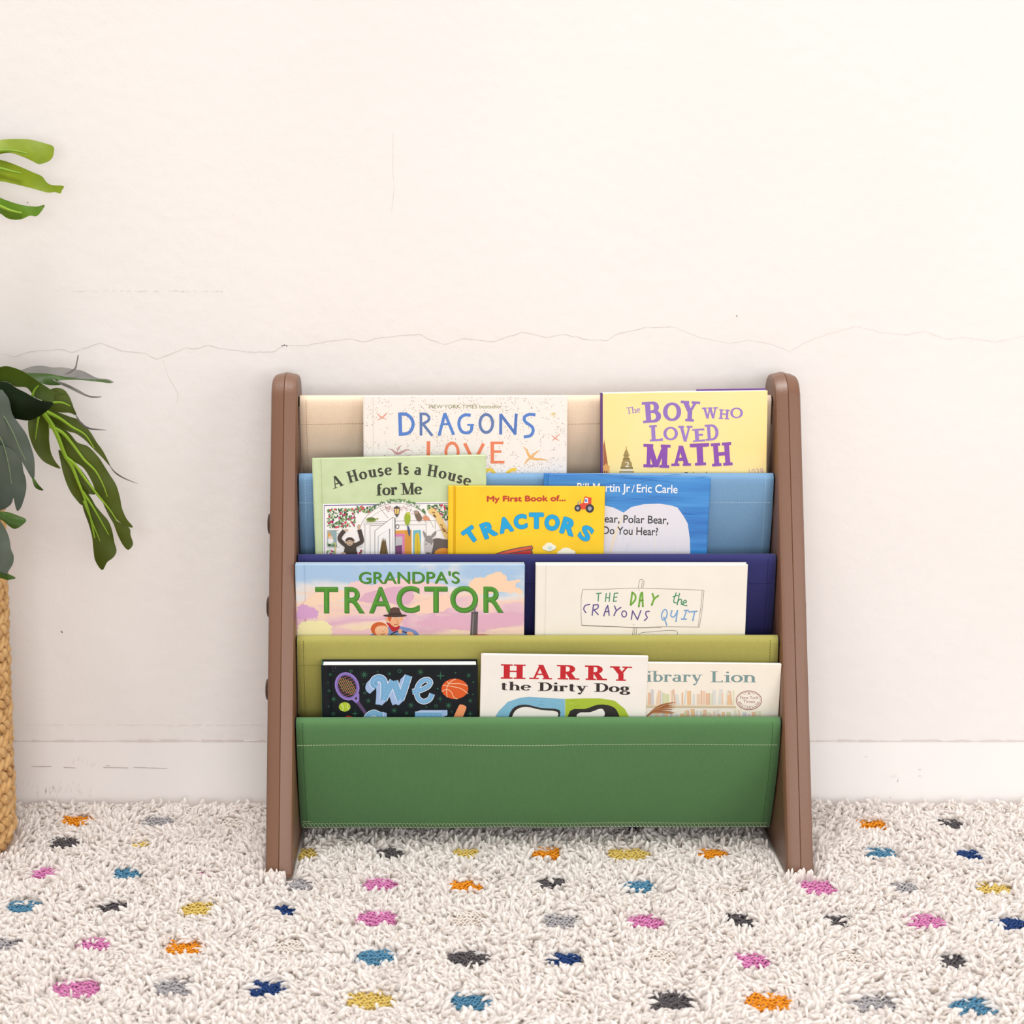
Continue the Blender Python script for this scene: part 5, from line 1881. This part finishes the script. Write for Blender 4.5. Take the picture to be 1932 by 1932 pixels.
def lobe(mb, pts, m, y0, tilt=(0, 0), cup=0.0, axis=None, smooth=4, step=9.0, th=0.0009):
    """one lobe: the outline filled with a fine grid, bent along its axis, with real thickness"""
    out = catmull(pts, smooth)
    xs_ = [p[0] for p in out]
    ys_ = [p[1] for p in out]
    cx_, cy_ = sum(xs_) / len(xs_), sum(ys_) / len(ys_)
    if axis is None:
        P_ = np.array(out) - (cx_, cy_)
        w_, v_ = np.linalg.eigh(P_.T @ P_)
        axd = v_[:, 1]
    else:
        axd = np.array(axis, float) / np.hypot(*axis)
    pn = np.array((-axd[1], axd[0]))
    hw = max(abs((np.array(out) - (cx_, cy_)) @ pn)) + 1e-6
    n = len(out)
    grid = []
    gx_ = min(xs_)
    while gx_ < max(xs_):
        gy_ = min(ys_)
        while gy_ < max(ys_):
            ins = False
            j = n - 1
            dmin = 1e9
            for i in range(n):
                xi, yi = out[i]
                xj, yj = out[j]
                if (yi > gy_) != (yj > gy_) and gx_ < (xj - xi) * (gy_ - yi) / (yj - yi) + xi:
                    ins = not ins
                dmin = min(dmin, (xi - gx_) ** 2 + (yi - gy_) ** 2)
                j = i
            if ins and dmin > (step * .45) ** 2:
                grid.append((gx_, gy_))
            gy_ += step
        gx_ += step
    pts2 = [Vector(p) for p in out] + [Vector(p) for p in grid]
    v2, e2, f2, *_ = geometry.delaunay_2d_cdt(pts2, [(i, (i + 1) % n) for i in range(n)], [], 1, 1e-5)
    W = []
    for p in v2:
        q = (np.array((p.x, p.y)) - (cx_, cy_))
        s, t = float(q @ pn) / hw, float(q @ axd)
        y = y0 + tilt[0] * q[0] * 0.00062 + tilt[1] * q[1] * 0.00062 + cup * s * s + 0.0018 * math.sin(t * 0.09 + cx_) * s
        W.append(at_y(p.x, p.y, y) - PL)
    k = len(W)
    back = [w + Vector((0, th, 0)) for w in W]
    fs = []
    for f in f2:
        a, b, c = (W[i] for i in f[:3])
        f = list(f)
        if (b - a).cross(c - a).y > 0:
            f.reverse()
        fs.append(tuple(f))
    ed = {}
    for f in fs:
        for i in range(len(f)):
            e = (f[i], f[(i + 1) % len(f)])
            ed[e] = 1
    sides = [(a, b) for (a, b) in ed if (b, a) not in ed]
    fs += [tuple(i + k for i in reversed(f)) for f in fs]
    fs += [(b, a, a + k, b + k) for a, b in sides]
    mb.add(W + back, fs, m)


def rib(mb, pts, y0, w0, w1, tilt=(0, 0), c=(0, 0), m=None):
    q = catmull(pts, 5, False)
    n = len(q)
    P3 = [at_y(x, y, y0 + tilt[0] * (x - c[0]) * 0.00062 + tilt[1] * (y - c[1]) * 0.00062) - PL for x, y in q]
    mb.tube(P3, [0.5 * 0.00062 * (w0 + (w1 - w0) * i / (n - 1)) for i in range(n)], m or vein_mat, 6)


def c6(pts):
    return [(x * 0.2433, 650 + y * 0.2433) for x, y in pts]


def c5(pts):
    return [(x * 0.207, 230 + y * 0.207) for x, y in pts]


def stem(mb, pts, r0, r1, m):
    P3 = [Vector(p) - PL for p in pts]
    n = len(P3)
    mb.tube(P3, [r0 + (r1 - r0) * i / (n - 1) for i in range(n)], m, 8)


stem_mat = LM['mid']
# upper bright leaf: fingers reach into the picture, the blade is outside it
mb = MB()
lobe(mb, c5([(-420, 330), (-150, 190), (0, 163), (100, 157), (200, 156), (270, 160), (350, 178), (420, 198), (470, 214), (492, 240), (485, 300), (470, 335), (430, 365), (355, 385), (290, 355), (200, 315), (95, 283), (0, 295), (-150, 360), (-380, 560)]), LM['bright'], 2.165, (0.15, -0.5), 0.004, step=11)
lobe(mb, c5([(-400, 380), (-150, 320), (0, 345), (80, 368), (200, 415), (300, 460), (380, 495), (420, 545), (470, 575), (578, 584), (562, 625), (548, 653), (500, 640), (440, 645), (360, 625), (250, 595), (100, 560), (0, 543), (-150, 560), (-400, 620)]), LM['bright'], 2.160, (0.1, -0.4), -0.006, step=11)
lobe(mb, c5([(-420, 520), (-150, 620), (0, 690), (60, 715), (150, 745), (230, 762), (330, 772), (405, 757), (380, 810), (330, 860), (270, 855), (200, 885), (130, 892), (60, 875), (0, 835), (-150, 790), (-420, 700)]), LM['mid'], 2.155, (0.1, -0.3), 0.005, step=11)
rib(mb, c5([(-300, 330), (-100, 285), (0, 262), (120, 262), (260, 290)]), 2.161, 12, 3)
rib(mb, c5([(-300, 440), (-100, 430), (0, 425), (110, 452), (200, 470)]), 2.156, 12, 3)
rib(mb, c5([(-300, 620), (-100, 720), (0, 768), (100, 808), (200, 830)]), 2.152, 12, 3)
lobe(mb, c5([(-1000, 500), (-700, 250), (-420, 240), (-330, 400), (-350, 600), (-450, 760), (-760, 760)]), LM['mid'], 2.150, (0, -.2), 0.01, step=18)
o = mb.build('leaf', plant)
auto_smooth(o, 50)
o['label'] = 'bright yellow-green uppermost leaf'

# leaf pointing right, its grey sheen put into the colour
mb = MB()
lobe(mb, c6([(-200, 330), (0, 270), (150, 205), (250, 170), (330, 165), (400, 178), (480, 178), (560, 190), (640, 205), (700, 235), (760, 262), (830, 268), (882, 292), (850, 300), (780, 290), (700, 272), (600, 270), (480, 275), (400, 268), (300, 262), (200, 235), (0, 330), (-180, 400)]), LM['pale'], 2.150, (0.05, -1.2), 0.006)
lobe(mb, c6([(180, 225), (260, 222), (380, 228), (470, 245), (600, 265), (720, 270), (830, 278), (860, 296), (760, 290), (600, 274), (440, 282), (470, 312), (390, 316), (320, 300), (260, 265)]), LM['green'], 2.146, (0.05, -.8), 0.003)
lobe(mb, c6([(400, 262), (450, 283), (520, 308), (600, 348), (680, 393), (740, 403), (788, 403), (770, 412), (700, 411), (620, 382), (540, 342), (440, 296)]), LM['pale'], 2.144, (0.1, -.3), 0.002, smooth=3)
lobe(mb, c6([(500, 232), (545, 205), (578, 180), (590, 140), (603, 82), (609, 90), (598, 150), (588, 190), (540, 225)]), LM['pale'], 2.148, (0, 0), 0.001, smooth=3, step=6)
o = mb.build('leaf', plant)
auto_smooth(o, 50)
o['label'] = 'leaf pointing right, grey sheen painted into its colour, above the hanging split leaf'

# hanging split leaf seen from below
mb = MB()
Y2 = 2.12
T2 = (0.12, 0.10)
C2 = (150, 880)


def l2(pts, m='under', dy=0.0, cup=0.004, **k):
    q = c6(pts)
    cx_ = sum(p[0] for p in q) / len(q)
    cy_ = sum(p[1] for p in q) / len(q)
    lobe(mb, q, LM[m], Y2 + dy + T2[0] * (cx_ - C2[0]) * 0.00062 + T2[1] * (cy_ - C2[1]) * 0.00062, T2, cup, **k)


l2([(330, 400), (400, 345), (450, 337), (500, 355), (540, 410), (570, 490), (592, 548), (540, 530), (480, 528), (420, 520), (340, 500)], dy=.001)
l2([(580, 530), (612, 578), (640, 615), (695, 645), (760, 655), (833, 665), (760, 665), (690, 658), (640, 634), (598, 580)], 'pale', smooth=3, step=6)
l2([(350, 500), (460, 530), (540, 560), (600, 580), (650, 620), (700, 680), (750, 760), (800, 830), (850, 930), (862, 956), (800, 885), (720, 805), (660, 742), (590, 692), (540, 678), (500, 660), (440, 640), (390, 620)], dy=.002)
l2([(846, 925), (880, 975), (940, 1020), (1000, 1050), (1072, 1082), (990, 1054), (920, 1020), (870, 975)], 'pale', smooth=3, step=6)
l2([(380, 600), (470, 640), (540, 690), (600, 760), (680, 790), (760, 870), (800, 930), (850, 1010), (900, 1090), (930, 1190), (945, 1270), (980, 1350), (1030, 1418), (960, 1400), (900, 1350), (860, 1280), (800, 1225), (745, 1150), (715, 1070), (650, 960), (560, 900), (500, 850), (440, 720)], dy=.0015, cup=.003)
l2([(500, 850), (560, 900), (650, 1000), (740, 1150), (690, 1160), (640, 1150), (590, 1040), (540, 960)], dy=.0022)
l2([(800, 1225), (870, 1290), (910, 1370), (1000, 1420), (1012, 1480), (1031, 1540), (1020, 1572), (990, 1592), (950, 1550), (910, 1470), (880, 1390), (840, 1320)], dy=.004)
l2([(600, 1060), (640, 1110), (700, 1180), (740, 1250), (790, 1310), (840, 1370), (870, 1450), (885, 1530), (903, 1600), (880, 1650), (830, 1690), (792, 1750), (740, 1680), (725, 1600), (715, 1500), (690, 1400), (650, 1290), (625, 1180)], dy=.001, cup=.005)
l2([(455, 815), (520, 880), (560, 950), (610, 1080), (640, 1243), (580, 1190), (530, 1110), (490, 1000), (468, 900)], dy=.003, cup=-.004)
l2([(225, 580), (300, 520), (370, 600), (380, 680), (380, 740), (395, 840), (430, 910), (468, 962), (400, 940), (330, 900), (270, 820), (230, 720), (218, 640)], dy=.004, cup=-.006)
for pts, a, b in (([(330, 520), (400, 620), (450, 720), (500, 850), (560, 950), (600, 1050), (640, 1150), (690, 1300), (735, 1500)], 11, 3),
                  ([(360, 520), (460, 570), (560, 640), (660, 700), (730, 805)], 8, 2), ([(380, 630), (480, 680), (560, 770), (650, 890), (740, 980), (800, 1090), (833, 1180)], 8, 2),
                  ([(505, 870), (580, 930), (660, 1040), (760, 1170), (850, 1280), (908, 1370)], 8, 2), ([(640, 1140), (720, 1260), (800, 1400), (845, 1478)], 6, 1.5), ([(650, 1210), (700, 1340), (776, 1525)], 6, 1.5), ([(300, 560), (285, 650), (275, 735)], 5, 1.5), ([(400, 450), (480, 450), (545, 478)], 6, 2)):
    rib(mb, c6(pts), Y2 - 0.002, a, b, T2, C2)
o = mb.build('leaf', plant)
auto_smooth(o, 50)
o['label'] = 'long hanging split leaf showing its ribbed underside'

mb = MB()
lobe(mb, c6([(-250, 260), (-100, 190), (0, 175), (50, 168), (120, 185), (190, 215), (260, 262), (340, 315), (420, 366), (470, 380), (522, 382), (480, 392), (420, 400), (415, 444), (330, 432), (270, 410), (240, 370), (200, 332), (120, 327), (60, 292), (0, 290), (-150, 330), (-260, 380)]), LM['olive'], 2.085, (0.3, 0.2), -.008)
rib(mb, c6([(300, 318), (270, 350), (248, 405)]), 2.082, 2, 6)
o = mb.build('leaf', plant)
auto_smooth(o, 50)
o['label'] = 'curled olive-green leaf over the dark one'
mb = MB()
lobe(mb, c6([(-250, 380), (-100, 300), (0, 290), (60, 295), (130, 340), (200, 375), (260, 410), (330, 440), (412, 452), (370, 510), (300, 560), (230, 588), (170, 585), (100, 570), (40, 540), (-60, 520), (-240, 520)]), LM['dark'], 2.055, (0.2, 0.1), .008)
o = mb.build('leaf', plant)
auto_smooth(o, 50)
o['label'] = 'very dark green leaf'
mb = MB()
lobe(mb, c6([(-300, 500), (-150, 360), (0, 350), (30, 370), (70, 430), (95, 540), (150, 620), (205, 700), (245, 810), (266, 900), (266, 1030), (245, 1035), (200, 960), (165, 905), (110, 860), (0, 900), (-200, 900)]), LM['grey'], 2.03, (0.5, 0.1), .014)
lobe(mb, c6([(-250, 800), (-100, 820), (0, 780), (100, 820), (165, 905), (180, 980), (200, 1050), (200, 1140), (165, 1258), (132, 1290), (112, 1225), (104, 1190), (80, 1245), (0, 1288), (-120, 1290), (-260, 1150)]), LM['grey'], 2.031, (0.4, 0.2), .012)
lobe(mb, c6([(246, 1025), (268, 1045), (300, 1090), (337, 1132), (290, 1122), (262, 1092)]), LM['green'], 2.034, (0, 0), 0, smooth=3, step=6)
rib(mb, c6([(-120, 420), (0, 520), (90, 660), (150, 800), (200, 900)]), 2.024, 3, 1.2, m=grey_vein_mat)
rib(mb, c6([(-120, 640), (0, 720), (60, 900), (90, 1080)]), 2.0225, 3, 1.2, m=grey_vein_mat)
o = mb.build('leaf', plant)
auto_smooth(o, 50)
o['label'] = 'broad grey-green leaf drooping over the basket'
mb = MB()
lobe(mb, c6([(-180, 1250), (-60, 1280), (0, 1295), (60, 1300), (130, 1325), (203, 1360), (160, 1410), (110, 1430), (60, 1400), (0, 1355), (-100, 1340), (-200, 1330)]), LM['green'], 1.985, (0.2, -.2), .004)
o = mb.build('leaf', plant)
auto_smooth(o, 50)
mb = MB()
lobe(mb, c6([(-150, 1400), (-50, 1360), (0, 1370), (40, 1430), (70, 1500), (85, 1590), (105, 1640), (100, 1700), (70, 1750), (40, 1795), (0, 1780), (-100, 1760), (-180, 1600)]), LM['grey'], 1.95, (0.2, .1), .008)
lobe(mb, c6([(0, 1770), (40, 1788), (60, 1780), (122, 1812), (60, 1826), (25, 1818), (-20, 1800)]), LM['green'], 1.952, (0, 0), 0, smooth=3, step=6)
o = mb.build('leaf', plant)
auto_smooth(o, 50)
o['label'] = 'small dark leaf hanging at the basket wall'
# stalks rise from the basket's soil
for a, b, c in (((bx, by, 0.36), (-0.62, 2.11, 0.62), at_y(-60, 345, 2.150)), ((bx + .01, by, 0.36), (-0.60, 2.12, 0.55), at_y(-40, 735, 2.150)), ((bx + .02, by + .02, 0.36), (-0.57, 2.10, 0.54), at_y(84, 776, 2.117)),
                ((bx, by + .01, 0.36), (-0.63, 2.08, 0.52), at_y(-50, 735, 2.085)), ((bx - .01, by, 0.36), (-0.64, 2.07, 0.50), at_y(-50, 750, 2.06)), ((bx - .02, by - .02, 0.36), (-0.65, 2.05, 0.48), at_y(-60, 780, 2.035)),
                ((bx - .02, by - .03, 0.36), (-0.64, 2.02, 0.56), at_y(-40, 968, 1.985)), ((bx, by - .04, 0.36), (-0.63, 1.99, 0.58), at_y(-30, 1010, 1.955))):
    mb = MB()
    A_, B_, C_ = Vector(a), Vector(b), Vector(c)
    stem(mb, [(A_ * (1 - t) ** 2 + B_ * 2 * t * (1 - t) + C_ * t * t) for t in [i / 12 for i in range(13)]], 0.0038, 0.0024, stem_mat)
    mb.build('stalk', plant, True)
